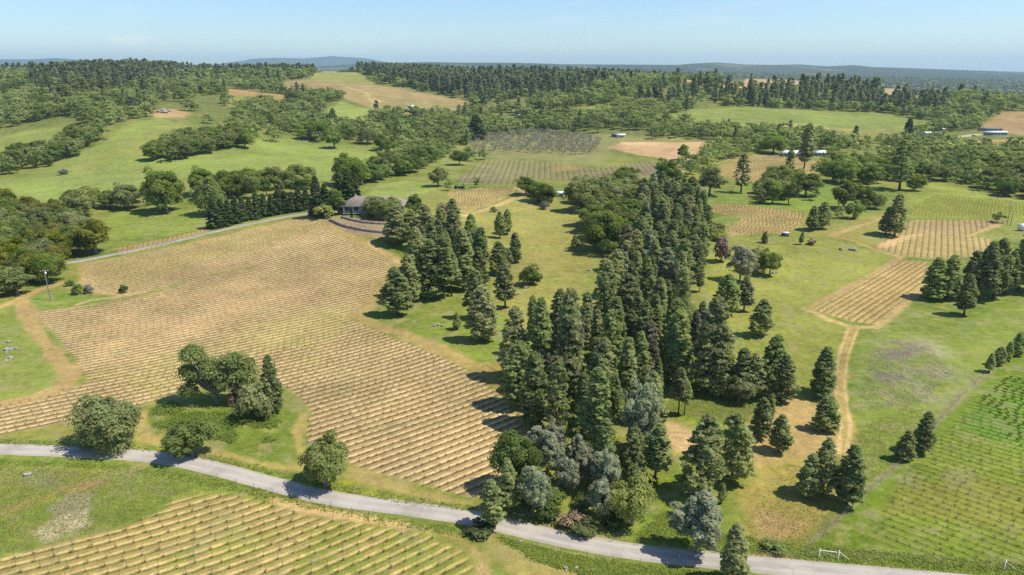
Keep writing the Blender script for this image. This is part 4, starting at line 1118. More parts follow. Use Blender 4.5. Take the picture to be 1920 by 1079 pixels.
# --- the conifer row along the driveway and the redwoods at its end
for i in range(14):
    f = i / 13
    T('conifer', 404 + 172 * f, 428 - 34 * f - 3 * math.sin(f * 3.1), 372 - 22 * f + (i % 3) * 3, 'dark green conifer in the hedge-like row along the driveway', 1.0, group='conifers along the driveway')
for i, (x, b, t) in enumerate([(596,406,330),(612,404,344),(640,390,322),(655,392,316),(668,388,324)]):
    T('conifer', x, b, t, 'tall dark redwood in the clump beside the house', .85, group='redwoods beside the house')
for x, b, t in [(625,400,352),(634,402,358),(474,372,330),(500,368,335),(526,372,338)]:
    T('open_oak', x, b, t, 'fresh green tree between the conifers and the oaks', .75, 'brightoak', group='fresh green trees behind the conifers')

# --- the dense stand
low = [(958,694),(985,745),(1012,795),(1040,830),(1100,898),(1160,898),(1222,888),(1232,830),(1222,778),(1250,745),(1330,732),(1335,700),(1160,690),(1000,680)]
mid = [(965,670),(1000,680),(1160,690),(1335,700),(1318,640),(1285,580),(1270,560),(1200,540),(1150,560),(1112,600),(1070,640),(1000,655)]
top = [(1150,560),(1200,540),(1270,560),(1300,545),(1318,500),(1326,450),(1312,420),(1292,388),(1225,372),(1192,398),(1202,440),(1195,480),(1165,520)]
n1 = fill(['pine_tree','slim_pine','slim_pine','sparse_pine'], low, 6.0, (11, 20.5), 'tall dark pine packed in the lower part of the dense central stand', 'pines in the lower central stand', (.7, .95), seed=3)
n2 = fill(['pine_tree','slim_pine','slim_pine','sparse_pine'], mid, 6.0, (11, 20.5), 'tall dark pine packed in the middle of the dense central stand', 'pines in the middle central stand', (.7, .95), seed=4)
n3 = fill(['pine_tree','slim_pine','sparse_pine'], top, 6.3, (14, 20), 'tall dark pine at the head of the dense central stand', 'pines at the head of the central stand', (.75, 1.0), seed=5)
n4 = fill(['oak_tree'], [(1080,380),(1180,345),(1200,372),(1190,420),(1180,470),(1140,470),(1110,440),(1120,400)], 7.5, (9, 14), 'rounded olive oak on the flank of the dense central stand', 'oaks on the flank of the central stand', (1.0, 1.3), ['brightoak','oak','paleoak','brightoak'], seed=6)
fill(['shrub'], [(960,965),(1050,975),(1160,990),(1170,960),(1060,920),(980,930)], 3.2, (4, 8), 'dark undergrowth bush beneath the silver pines by the lane', 'undergrowth by the lane', (1.1, 1.6), seed=7)
fill(['gray_pine','gray_pine','gray_pine','gray_pine','oak_tree'], [(960,945),(985,880),(1030,850),(1100,880),(1165,930),(1170,985),(1110,985),(1030,970),(975,965)], 4.6, (7.5, 12), {'gray_pine':'pale grey-green pine crowded at the lower end of the stand by the lane','oak_tree':'fresh olive oak crowded among the grey pines by the lane'}, {'gray_pine':'grey pines at the lower end of the stand','oak_tree':'oaks among the grey pines'}, (.62, .85), ['brightoak'], seed=41)
n5 = fill(['pine_tree','slim_pine'], [(775,556),(850,552),(905,545),(920,510),(890,470),(840,470),(790,490),(765,520)], 7.0, (14, 19), 'dark pine inside the middle group beside the upper vineyard edge', 'pines inside the middle group', (.75, 1.0), seed=8)
# --- oak woods
n6 = fill(['oak_tree','oak_tree','open_oak'], [(-70,410),(0,395),(120,415),(165,440),(160,475),(128,492),(112,520),(70,545),(0,572),(-90,590)], 6.8, (7.5, 12.5), 'broad oak in the thick wood beside the driveway bend', 'oaks in the wood by the driveway bend', (.9, 1.2), ['oak','brightoak','goldoak','paleoak','brightoak','oak','goldoak'], seed=9)
fill(['oak_tree'], [(120,415),(150,400),(330,392),(330,378),(200,380),(130,395)], 9, (7, 11), 'grey-green oak in the row above the small meadow', 'oaks above the small meadow', seed=10)
fill(['oak_tree','open_oak'], [(390,372),(480,362),(580,356),(580,346),(470,350),(390,355)], 9, (9, 14), 'oak in the row behind the driveway conifers', 'oaks behind the driveway conifers', mats=['oak','brightoak','oak'], seed=11)
fill(['oak_tree','oak_tree','open_oak'], [(-20,325),(80,316),(120,296),(190,268),(192,246),(120,272),(60,290),(-20,310)], 9, (9, 13), 'oak in the diagonal line across the left meadow', 'oaks in the diagonal line on the meadow', seed=12)
fill(['oak_tree'], [(282,300),(330,306),(358,295),(400,290),(425,282),(478,280),(470,262),(420,256),(360,262),(310,270)], 9.5, (10, 14), 'oak in the island of trees in the middle of the left meadow', 'oaks in the meadow island', seed=13)
for x, b, t in [(515,266,238),(578,262,228),(595,262,224),(627,279,243),(655,257,232),(690,270,240),(714,283,252),(730,288,258)]:
    T('oak_tree', x, b, t, 'round oak standing free along the top of the left meadow', 1.15, group='free-standing oaks on the meadow top')
fill(['oak_tree','oak_tree','open_oak'], [(470,258),(560,258),(640,262),(760,270),(770,238),(700,232),(620,240),(540,226),(440,232),(420,250)], 17, (9, 13), 'rounded oak in the open grove behind the left meadow', 'oaks in the open grove behind the meadow', seed=31)
fill(['oak_tree','open_oak'], [(640,352),(700,345),(770,325),(830,300),(850,285),(800,280),(740,300),(700,322),(650,335)], 8, (8, 13), 'olive tree in the creek line below the left meadow', 'trees along the creek line', mats=['oak','brightoak','oak','brightoak'], seed=14)
for x, b, t in [(862,310,280),(880,302,276),(905,300,280),(845,285,262)]:
    T('open_oak', x, b, t, 'bright round tree at the corner of the old orchard', 1.2, 'brightoak', group='bright trees at the orchard corner')
T('conifer', 893, 262, 215, 'tall dark redwood rising above the valley trees', 1.5)
fill(['oak_tree','oak_tree','open_oak'], [(1650,330),(1720,335),(1800,345),(1900,372),(1990,385),(1990,310),(1900,300),(1800,300),(1700,308)], 9.5, (8, 13), 'oak in the wood behind the leafy vines', 'oaks behind the leafy vines', seed=15)
fill(['oak_tree','oak_tree','open_oak'], [(1640,300),(1690,290),(1720,270),(1800,280),(1990,300),(1990,320),(1800,322),(1700,312)], 10, (8, 12), 'oak in the belt below the far farm buildings', 'oaks below the far farm', seed=16)
fill(['oak_tree'], [(1530,330),(1660,345),(1650,310),(1560,300)], 9, (8, 12), 'dark oak in the grove behind the knoll', 'oaks in the grove behind the knoll', seed=17)
fill(['oak_tree','pine_tree'], [(1420,385),(1470,380),(1500,345),(1480,340),(1430,350)], 8, (8, 13), {'oak_tree':'oak in the clump under the open pines','pine_tree':'pine in the clump under the open pines'}, {'oak_tree':'oaks under the open pines','pine_tree':'pines under the open pines'}, seed=18)
fill(['oak_tree','open_oak'], [(1225,262),(1320,262),(1400,275),(1440,282),(1450,262),(1380,245),(1290,240),(1225,245)], 10, (8, 13), 'dark tree in the belt behind the pink ploughed field', 'trees behind the pink field', seed=19)
fill(['oak_tree','open_oak'], [(1320,300),(1345,305),(1400,292),(1400,275),(1330,278)], 8.5, (7, 11), 'olive tree in the thicket beside the terrace track', 'thicket beside the terrace track', mats=['brightoak','oak'], seed=20)
fill(['oak_tree'], [(1240,312),(1300,310),(1330,300),(1300,330),(1250,345)], 9, (5, 8), 'low olive bush tree at the head of the stand', 'low trees at the head of the stand', mats=['brightoak'], seed=21)
fill(['shrub','shrub','oak_tree'], [(1340,470),(1350,440),(1325,400),(1318,440)], 7, (6, 9), {'shrub':'lime green bush along the right flank of the stand','oak_tree':'fresh green tree along the right flank of the stand'}, {'shrub':'bushes on the right flank','oak_tree':'fresh trees on the right flank'}, mats=['brightoak','lime'], seed=22)
fill(['open_oak','shrub'], [(1560,285),(1690,282),(1680,262),(1600,260)], 9, (5, 8), {'open_oak':'yellow-green willow in the wet belt behind the shed','shrub':'yellow-green bush in the wet belt behind the shed'}, {'open_oak':'willows behind the shed','shrub':'bushes behind the shed'}, mats=['brightoak','brightoak','lime'], seed=23)
# --- the leafless orchard
fill(['orchard_tree'], [(882,274),(905,262),(960,252),(1020,250),(1090,256),(1125,268),(1120,285),(1080,292),(1010,288),(940,284),(890,284)], 7.4, (5.0, 7.0), 'grey leafless fruit tree in the old orchard', 'leafless trees of the old orchard', (1.0, 1.25), seed=24)
print('stand', n1, n2, n3, n4, n5, n6)

# --- distant woods everywhere that is not open land
OPEN = [
 [(-80,345),(0,335),(100,312),(190,268),(250,232),(300,222),(345,214),(420,255),(560,262),(640,272),(740,282),(790,300),(700,345),(560,345),(420,350),(330,345),(200,385),(-80,400)],
 [(-40,262),(40,245),(120,238),(180,240),(140,262),(40,282),(-40,292)],
 [(-40,170),(0,150),(10,152),(5,175)], [(18,182),(60,160),(85,162),(60,176),(30,190)],
 [(270,214),(300,200),(352,206),(352,216),(300,222)], [(195,190),(215,178),(225,182),(210,194)], [(300,152),(330,150),(325,158),(305,158)],
 [(425,166),(470,172),(550,180),(530,192),(520,200),(430,202)],
 [(500,166),(540,150),(585,146),(605,132),(632,132),(700,156),(760,164),(870,186),(895,206),(800,216),(720,216),(640,184),(540,176)],
 [(605,215),(640,190),(725,212),(690,230),(630,240)], [(560,270),(640,262),(740,262),(760,276),(640,276)],
 [(640,352),(700,345),(790,300),(860,290),(880,270),(905,258),(1000,248),(1160,248),(1345,265),(1345,300),(1240,345),(1100,345),(940,372),(680,380)],
 [(940,200),(1070,204),(1140,194),(1165,205),(1120,222),(1000,220)],
 [(1215,226),(1300,204),(1480,204),(1650,211),(1775,232),(1700,262),(1560,266),(1440,250),(1300,238),(1225,233)],
 [(1340,150),(1400,147),(1480,149),(1565,160),(1500,168),(1350,166)], [(1640,165),(1700,166),(1790,184),(1750,194),(1650,188)], [(1275,150),(1312,150),(1300,161),(1275,161)],
 [(975,153),(1090,153),(1080,164),(985,163)],
 [(1812,275),(1690,262),(1832,244),(1872,211),(2100,208),(2100,300),(1850,282)],
 [(1300,345),(1330,315),(1390,288),(1480,280),(1560,282),(1700,285),(1730,300),(1640,335),(1540,345),(1480,350)],
 [(1680,345),(1760,340),(1850,365),(2100,385),(2100,800),(1500,800),(1560,400)],
]
OPENW = [GL(p)[:, :2] for p in OPEN]
PINES = [GL(p)[:, :2] for p in ([(625,140),(700,154),(760,162),(870,184),(905,205),(1000,190),(1100,175),(1150,160),(1100,150),(900,150),(625,132)],
        [(1190,205),(1300,200),(1480,202),(1650,210),(1760,220),(1780,196),(1640,170),(1500,172),(1340,168),(1200,175)],
        [(100,200),(220,190),(330,155),(330,138),(150,138),(60,150)])]
rr = np.random.default_rng(77)
cand = []
y = 425.0
while y < 5200:
    sp = (12.5 if y < 1500 else 14.0 if y < 2300 else 18.0 if y < 3400 else 27.0) 
    xs = np.arange(-.80 * y, .80 * y, sp)
    xs = xs + rr.uniform(-.45, .45, len(xs)) * sp
    ys = y + rr.uniform(-.45, .45, len(xs)) * sp
    cand.append(np.stack([xs, ys, np.full(len(xs), sp)], -1)); y += sp * .92
cand = np.concatenate(cand)
cz = height(cand[:, 0], cand[:, 1])
cpx, cpy = proj(cand[:, 0], cand[:, 1], cz)
ok = (cpx > -90) & (cpx < 2010) & (cpy < 345)
for p in OPENW: ok &= ~inpoly(cand[:, 0], cand[:, 1], p)
den = fbm(cand[:, 0] / 90, cand[:, 1] / 90, 61, 3)
thin = np.where(cand[:, 1] < 1900, .36, .40)
ok &= den > thin - .04 + .12 * (rr.uniform(0, 1, len(cand)) - .5)
ok &= ~((cand[:, 1] > 1700) & (fbm(cand[:, 0] / 260 / S * S, cand[:, 1] / 900, 77, 4) > .62))
crest = (cpx > 1190) & (cpx < 1790) & (cpy < 193) & (cand[:, 1] < 1500)
ok &= ~(crest & (rr.uniform(0, 1, len(cand)) < .62))
clear = (fbm(cand[:, 0] / 75, cand[:, 1] / 60, 88, 3) > .60) & (cand[:, 1] < 1700) & (cpx < 1000)
ok &= ~clear
# keep what a line of sight from about the camera's height can reach (tops 14 m up), with some margin
vis = np.ones(len(cand), bool)
for s in np.linspace(.12, .985, 46):
    hx, hy = cand[:, 0] * s, cand[:, 1] * s
    vis &= height(hx, hy) < H + (cz + 24 - H) * s + 3
ok &= vis
cand, cz = cand[ok], cz[ok]
isP = np.zeros(len(cand), bool)
for p in PINES: isP |= inpoly(cand[:, 0], cand[:, 1], p)
u = rr.uniform(0, 1, len(cand))
pmix = np.where(isP, u < .72, u < np.where(cand[:, 1] > 1500, .45, .05))
occ = np.array([s['P'][:2] for s in SPEC])
FARL = []
for i in range(len(cand)):
    x, yy, sp = cand[i]
    if yy < 900 and (np.hypot(occ[:, 0] - x, occ[:, 1] - yy) < 7).any(): continue
    pine = bool(pmix[i])
    h = rr.uniform(13, 23) if pine else rr.uniform(9, 15)
    if isP[i] and pine: h = rr.uniform(15, 28)
    w = (1 if sp < 13 else sp / 13.0)
    P = (float(x), float(yy), float(cz[i]))
    SPEC_ = dict(kind='pine_tree' if pine else ('oak_tree' if rr.uniform() > .2 else 'open_oak'), P=P, h=h, wid=rr.uniform(.85, 1.2) * (1.25 if pine else 1.25) * (1.0 if yy < 1500 else w), label=None, mat=None, group=None, sure=False, app=h / mpp(P))
    FARL.append(SPEC_)
print('far trees', len(FARL), 'near', len(SPEC))

# ------------------------------------------------------------------ build them: the 300 of a kind that show largest one by one, the rest as two masses of wood
def far_label(s):
    px, py = proj(*s['P'])
    pine = NAMES[s['kind']] == 'pine_tree'
    where = [('left of the meadow hill', 'the wooded hill beyond the left meadow', -999, 480), ('', 'the wooded slopes behind the meadow top', 480, 800),
             ('', 'the valley woods behind the old orchard', 800, 1210), ('', 'the pine slope above the far green field', 1210, 1800), ('', 'the woods by the far farm', 1800, 9999)]
    for _, w, a, b in where:
        if a <= px < b:
            s['label'] = ('tall dark pine on ' if pine else 'rounded oak in ') + w
            s['group'] = ('pines on ' if pine else 'oaks in ') + w
allt = SPEC + FARL
LIM = dict(pine_tree=292, oak_tree=294)
chosen = []; rest = []
for nm in set(NAMES.values()):
    L = [s for s in allt if NAMES[s['kind']] == nm]
    L.sort(key=lambda s: (not s['sure'], -s['app']))
    k = LIM.get(nm, 280)
    chosen += L[:k]; rest += L[k:]
for s in chosen:
    if s['label'] is None: far_label(s)
pr = np.random.default_rng(5)
cnt = {}
for s in chosen:
    ps = PROTO[s['kind']]; i = cnt.get(s['kind'], 0); cnt[s['kind']] = i + 1
    cme, tme, h0, cm, tm = ps[i % len(ps)] if s['sure'] else ps[pr.integers(len(ps))]
    nm = NAMES[s['kind']]
    P = s['P']; sc = s['h'] / h0; w = sc * s['wid']
    root = empty(nm, (P[0], P[1], P[2] - .05), pr.uniform(0, 6.28) if s['kind'] != 'crooked_oak' else 0.0, s['label'], CATS[nm], s['group'])
    root.scale = (w, w * pr.uniform(.92, 1.08), sc)
    if s['kind'] not in ('cypress', 'conifer'): root.rotation_euler[0] = pr.normal(0, .02); root.rotation_euler[1] = pr.normal(0, .02)
    mm = s['mat'] or cm
    if s['mat'] is None and s['group'] and 'stand' in s['group'] and nm == 'pine_tree':
        z_ = pr.uniform(); mm = 'brownpine' if z_ < .10 else 'graypine' if z_ < .16 else cm
    if s['mat'] is None and s['kind'] == 'oak_tree' and pr.uniform() < .16: mm = ['brightoak', 'paleoak'][pr.integers(2)] if pr.uniform() < .8 else 'oak'
    for part, me, mt in (('trunk', tme, tm), ('crown', cme, mm)):
        if not me.materials: me.materials.append(M[mt])
        o = bpy.data.objects.new(part, me); COL.objects.link(o); o.parent = root
        if me.materials[0] != M[mt]:
            o.material_slots[0].link = 'OBJECT'; o.material_slots[0].material = M[mt]

def merge_far(L, sp, name, mat):
    Vs, Fs, Ts = [], [], []; n = 0
    r = np.random.default_rng(9)
    for s in L:
        lod = 0 if s['P'][1] < 1100 else 1
        v, f, t = FAR[sp][lod][r.integers(5)]
        a = r.uniform(0, 6.28); c, d = math.cos(a), math.sin(a)
        h = s['h']; w = h * s['wid']
        q = np.empty_like(v)
        q[:, 0] = (v[:, 0] * c - v[:, 1] * d) * w + s['P'][0]
        q[:, 1] = (v[:, 0] * d + v[:, 1] * c) * w + s['P'][1]
        q[:, 2] = v[:, 2] * h + s['P'][2]
        Vs.append(q); Fs.append(f + n); n += len(v)
        Ts.append(np.clip(t * .8 + .1 + r.normal(0, .25), 0, 1))
    me = mesh_np(name, np.concatenate(Vs), np.concatenate(Fs), {'tone': np.concatenate(Ts)})
    o = link(name, me, M[mat])
    return o
pin = [s for s in rest if NAMES[s['kind']] == 'pine_tree']; oks = [s for s in rest if NAMES[s['kind']] != 'pine_tree']
print('woods', len(pin), len(oks), 'objects', len(chosen))
tag(merge_far(oks, 'oak', 'woods', 'faroak'), 'far-off mass of oak woods covering the hills', 'woods', kind='stuff')
tag(merge_far(pin, 'pine', 'pine_woods', 'farpine'), 'far-off mass of pine woods on the ridges', 'woods', kind='stuff')
# ------------------------------------------------------------------ vine rows
def vine_mesh(seed, leafy=False, h=.95):
    r = np.random.default_rng(seed); mb = MB()
    k = r.normal(0, .05, 2)
    mb.tube([(0, 0, -.15), (k[0], k[1], h * .3), (k[0] * 2, k[1], h * .58)], [.075, .06, .05], 5, .1)
    for sgn in (-1, 1):
        e = np.array([sgn * r.uniform(.35, .6), r.normal(0, .06), h * .62])
        mb.tube([(k[0] * 2, k[1], h * .55), e], [.045, .03], 4, .15, False)
    n = 10 if not leafy else 26
    b = np.stack([r.uniform(-.55, .55, n), r.normal(0, .07, n), np.full(n, h * .58)], -1)
    t = b + np.stack([r.normal(0, .14, n), r.normal(0, .14, n), r.uniform(.18, .45, n) * h], -1)
    m = (b + t) / 2
    V, F, T_ = leaves(m, r.normal(size=(n, 3)), .10 if not leafy else .16, 1.7, r.uniform(.15, .8, n), r, t - b)
    mb.add(V, F, T_)
    n = 12 if not leafy else 80
    c = np.stack([r.uniform(-.6, .6, n), r.normal(0, .16, n), h * r.uniform(.5, 1.05, n)], -1)
    V, F, T_ = leaves(c, r.normal(size=(n, 3)) + np.array([0, 0, .5]), .085 if not leafy else .13, 1.1, r.uniform(.55, 1.0, n), r)
    mb.add(V, F, T_)
    return mb.mesh('grapevine')
VM = [vine_mesh(i) for i in range(4)]; VG = [vine_mesh(10 + i, True, 1.05) for i in range(4)]
for v in VM: v.materials.append(M['vine'])
for v in VG: v.materials.append(M['greenvine'])
def stake_mesh(h, r0):
    mb = MB(); mb.tube([(0, 0, -.3), (0, 0, h)], [r0, r0], 5); me = mb.mesh('stake'); me.materials.append(M['stake']); return me
STK = stake_mesh(1.3, .025); STH = stake_mesh(1.6, .026)

def row_lines(f, rs):
    W = f['w'][:, :2]; lo, hi = W.min(0) - 1, W.max(0) + 1
    cor = np.array([(a, b) for a in (lo[0], hi[0]) for b in (lo[1], hi[1])] + [tuple(p) for p in W])
    u = rowcoord(f, cor[:, 0], cor[:, 1])
    out = []
    for k in range(int(math.floor(u.min())), int(math.ceil(u.max())) + 1):
        if f['R']:
            rad = f['R'] - k * f['sp']
            a0 = math.atan2(*(f['o'] - f['c'])[::-1])
            L = np.arange(-240, 240, f['step']) + rs.uniform(0, f['step']); an = a0 + L / rad
            x = f['c'][0] + rad * np.cos(an); y = f['c'][1] + rad * np.sin(an)
        else:
            L = np.arange(-260, 260, f['step']) + rs.uniform(0, f['step'])
            p = f['o'] + f['n'] * (k * f['sp']); x = p[0] + f['d'][0] * L; y = p[1] + f['d'][1] * L
        ins = inpoly(x, y, W)
        seg = []
        for i in range(len(x)):
            if ins[i]: seg.append((x[i], y[i]))
            if (not ins[i] or i == len(x) - 1) and seg:
                if len(seg) >= 4: out.append(np.array(seg))
                seg = []
    return out

def row_mesh(pts, ang, r, hs, leafy, stakes=True):
    """a whole row as one connected run: trunks, canes tied along the wire, shoots and stakes"""
    n = len(pts)
    z = height(pts[:, 0], pts[:, 1])
    ca, sa = math.cos(ang), math.sin(ang)
    V = []; F4 = []; F3 = []; T_ = []
    w = .09 if leafy else .055 if hs < .9 else .1
    for i in range(n):
        x, y = pts[i] + r.normal(0, .08, 2); b = len(V)
        hh = hs * r.uniform(.8, 1.15)
        V += [(x - ca * w, y - sa * w, z[i] - .05), (x + ca * w, y + sa * w, z[i] - .05), (x - ca * w * .8, y - sa * w * .8, z[i] + hh * .62), (x + ca * w * .8, y + sa * w * .8, z[i] + hh * .62)]
        T_ += [.1, .1, .3, .3]
        F4.append((b, b + 1, b + 3, b + 2))
        for _ in range(9 if leafy else 5):
            e = len(V)
            V.append((x + ca * r.normal(0, .5) - sa * r.normal(0, .22), y + sa * r.normal(0, .5) + ca * r.normal(0, .22), z[i] + hh * r.uniform(.6, 1.15)))
            T_.append(r.uniform(.2, 1)); F3.append((b + 2, b + 3, e))
        if stakes:
            e = len(V); V.append((x - ca * .03, y - sa * .03, z[i] + hs * 1.5)); V.append((x + ca * .03, y + sa * .03, z[i] + hs * 1.5)); T_ += [.0, .0]
            F4.append((b + 2, b + 3, e + 1, e))
        if i:
            V.append((x - ca * w * .8, y - sa * w * .8, z[i] + hh * .58)); T_.append(.3); F3.append((pb + 3, b + 2, len(V) - 1)); F3.append((b + 2, b + 3, len(V) - 1))
        pb = b
    return mesh_np('vine_row', V, [np.array(F4), np.array(F3)], {'tone': np.array(T_)})

ROWTXT = dict(main=('vine row of budding brown vines in the big tan vineyard above the lane', 'rows of the big tan vineyard'),
  lower=('vine row with thin dark stakes in the striped vineyard below the lane', 'rows of the vineyard below the lane'),
  green=('vine row on bright green grass in the sloping green vineyard', 'rows of the green vineyard'),
  small=('long vine row in the small diagonal striped vineyard at the end of the dirt track', 'rows of the small diagonal vineyard'),
  slope=('vine row with dark stakes on the tan hillside block below the leafy vines', 'rows of the tan hillside block'),
  leafy=('vine row already in yellow-green leaf on the hillside', 'rows of the leafy hillside block'),
  hollow=('vine row in the brown block lying in the hollow', 'rows of the brown hollow block'),
  house=('vine row in the small block behind the house', 'rows of the block behind the house'),
  valley=('vine row in the grassy valley vineyard below the old orchard', 'rows of the valley vineyard'),
  terrace=('vine row on the terraced block below the white-roofed house', 'rows of the terraced block'),
  strip=('vine row in the narrow strip above the driveway', 'rows of the strip above the driveway'))
vr = np.random.default_rng(21); nrow = 0; nvine = 0
for key, f in FIELDS.items():
    lab, grp = ROWTXT[key]
    for pts in row_lines(f, vr):
        ang = math.atan2(*(pts[-1] - pts[0])[::-1])
        px, py = proj(pts[:, 0], pts[:, 1], height(pts[:, 0], pts[:, 1]))
        if not ((px > -30) & (px < 1950) & (py < 1100)).any(): continue
        nrow += 1
        near = np.median(pts[:, 1]) < 172 and key in ('main', 'lower', 'green')
        leafy = key in ('leafy',)
        if near:
            m = (px > -15) & (px < 1935) & (py < 1095)
            pts = pts[m]
            if len(pts) < 3: continue
            c = pts[len(pts) // 2]
            root = empty('vine_row', (c[0], c[1], float(height(c[0], c[1]))), 0, lab, 'vine row', grp)
            zz = height(pts[:, 0], pts[:, 1])
            lush = key == 'green'
            for i in range(min(len(pts), 100)):
                if vr.uniform() < (.05 if key != 'green' else .12): continue
                a = ang + vr.normal(0, .12); q = pts[i] + vr.normal(0, .07, 2)
                bright = lush and (fbm(q[0] / 25, q[1] / 25, 71, 2) + (px[m][i] - 1700) / 900 - (py[m][i] - 800) / 900 > .55)
                me = (VG if bright else VM)[vr.integers(4)]
                o = bpy.data.objects.new('grapevine', me); COL.objects.link(o); o.parent = root
                o.location = (q[0] - c[0], q[1] - c[1], zz[i] - root.location[2]); o.rotation_euler = (0, 0, a)
                sc = vr.uniform(.75, 1.2) * (.6 if bright else .5 if key == 'main' else .5 if key == 'green' else .55); o.scale = (sc, sc, sc)
                nvine += 1
                if key == 'lower' or (key == 'green' and not bright and i % 5 == 0) or (key == 'main' and i % 9 == 0):
                    o = bpy.data.objects.new('stake', STK if key != 'lower' else STH); COL.objects.link(o); o.parent = root
                    o.location = (pts[i][0] - c[0] + .1, pts[i][1] - c[1], zz[i] - root.location[2]); o.rotation_euler = (vr.normal(0, .03), vr.normal(0, .03), 0)
        else:
            o = link('vine_row', row_mesh(pts, ang, vr, (.36 if key == 'main' else .95) if not leafy else 1.0, leafy, False), M['lime' if leafy else 'vine' if key in ('main', 'lower', 'green', 'strip') else 'darkvine'])
            tag(o, lab, 'vine row', grp)
print('rows', nrow, 'vines', nvine)
# ------------------------------------------------------------------ buildings and small things
def gable_bld(name, P, rz, L, D, wh, rh, wall, roof, label, cat, hip=0.0, over=.5, wins=3, door=True, trim='whitepaint', winw=1.2):
    root = empty(name, P, rz, label, cat)
    MB().box((0, 0, wh / 2 - .6), (L, D, wh + 1.2)).build('wall', M[wall], root)
    l, d = L / 2 + over, D / 2 + over
    hx = l - hip
    V = [(-l,-d,wh),(l,-d,wh),(l,d,wh),(-l,d,wh),(-hx,0,wh+rh),(hx,0,wh+rh)]
    V += [(x, y, z - .22) for x, y, z in V[:4]]
    mb = MB(); mb.add(V, [(0,1,5,4),(2,3,4,5)]); mb.F3.append(np.array([(1,2,5),(3,0,4)]))
    mb.F4.append(np.array([(6,7,1,0),(7,8,2,1),(8,9,3,2),(9,6,0,3),(9,8,7,6)]))
    mb.build('roof', M[roof], root)
    for i in range(wins):
        x = -L / 2 + L * (i + .5) / wins
        f = MB().box((x, -D / 2 - .03, wh * .58), (winw + .24, .08, wh * .5 + .24)).build('window', M[trim], root)
        MB().box((x, -D / 2 - .075, wh * .58), (winw, .04, wh * .5)).build('pane', M['glass'], f)
    if door:
        x = -L / 2 + L / max(wins, 1) * .98 if wins > 1 else L * .3
        dd = MB().box((x, -D / 2 - .04, 1.02), (.95, .08, 2.04)).build('door', M['darkpaint'], root)
        MB().box((x + .36, -D / 2 - .1, 1.0), (.06, .05, .14)).build('handle', M['whitemetal'], dd)
    return root

P = G(700, 399)
hs = gable_bld('ranch_house', (P[0], P[1] + 4, P[2] + .5), R(3), 28, 13, 3.3, 3.6, 'stucco', 'roofgrey', 'long low ranch house with a hipped grey roof above the big vineyard', 'house', hip=6.5, over=1.3, wins=7, winw=2.3)
for x in (-13.4, -9, -4.6, -.4, 4, 9, 13.4):
    MB().box((x, -7.4, 1.6), (.34, .34, 3.2)).build('porch_post', M['whitepaint'], hs)
MB().box((0, -7.2, .02), (28, 2.4, .2)).build('porch_floor', M['concrete'], hs)
MB().box((-9, 1.2, 6.3), (1.1, 1.1, 1.9)).build('chimney', M['redrock'], hs)

def stone_wall(pts, hgt_, lab):
    w = smooth_line(GL(pts)[:, :2], 10); r = np.random.default_rng(len(lab))
    mb = MB(); n = len(w)
    d = np.gradient(w, axis=0); d /= np.hypot(d[:, 0], d[:, 1])[:, None]; nn = np.stack([-d[:, 1], d[:, 0]], -1)
    V = []
    for i in range(n):
        z = float(height(*w[i])); t = .45 + r.uniform(-.12, .2)
        for s, zz in ((-1, -.5), (-1, hgt_ * .55), (-.75, hgt_ * r.uniform(.85, 1.15)), (.75, hgt_ * r.uniform(.9, 1.1)), (1, hgt_ * .5), (1, -.5)):
            p = w[i] + nn[i] * s * t * r.uniform(.8, 1.25); V.append((p[0], p[1], z + zz))
    F = [(i*6+j, i*6+(j+1)%6, (i+1)*6+(j+1)%6, (i+1)*6+j) for i in range(n-1) for j in range(6)]
    mb.add(V, F); mb.F4.append(np.array([(0,1,2,3),(0,3,4,5)])); e=(n-1)*6; mb.F4.append(np.array([(e+3,e+2,e+1,e),(e+5,e+4,e+3,e)]))
    tag(mb.build('stone_wall', M['redrock']), lab, 'stone wall')
stone_wall([(618,414),(640,424),(668,431),(700,436),(740,438),(768,434)], 1.3, 'lower curved terrace wall of reddish stone below the house garden')
stone_wall([(640,409),(668,416),(700,420),(740,421),(770,417)], 1.1, 'upper curved terrace wall of reddish stone below the house garden')

def fence(pts, sp, lab, h=1.25, mat='postwood', r0=.05, tall=None):
    w = smooth_line(GL(pts)[:, :2], 30)
    s = np.concatenate([[0], np.cumsum(np.hypot(*np.diff(w, axis=0).T))])
    q = np.arange(0, s[-1], sp); x = np.interp(q, s, w[:, 0]); y = np.interp(q, s, w[:, 1]); z = height(x, y)
    root = empty('wire_fence', (x[0], y[0], z[0]), 0, lab, 'fence')
    mb = MB(); mb.tube([(0, 0, -.4), (0, 0, h)], [r0, r0 * .9], 6); me = mb.mesh('post'); me.materials.append(M[mat])
    for i in range(min(len(x), 100)):
        o = bpy.data.objects.new('post', me); COL.objects.link(o); o.parent = root; o.location = (x[i]-x[0], y[i]-y[0], z[i]-z[0])
        o.rotation_euler = (random.gauss(0, .04), random.gauss(0, .04), 0)
    for k in (.35, .7, .95):
        MB().tube([(x[i]-x[0], y[i]-y[0], z[i]-z[0]+h*k) for i in range(len(x))], .008, 3, cap=False).build('wire', M['wire'], root)
fence([(-60,829),(60,833),(150,838),(290,846),(400,862),(520,891),(640,920),(760,943),(880,958)], 3.6, 'thin wire fence with weathered posts along the vineyard side of the lane')
fence([(300,884),(420,903),(520,928),(640,957),(760,977),(880,995),(960,1015),(1060,1038),(1200,1060),(1400,1082)], 4.2, 'thin wire fence with weathered posts along the lower side of the lane')
fence([(1612,1046),(1680,1052),(1760,1058),(1840,1066),(1960,1078)], 3.1, 'wire fence with pale posts along the green vineyard', 1.5, 'postwood', .045)
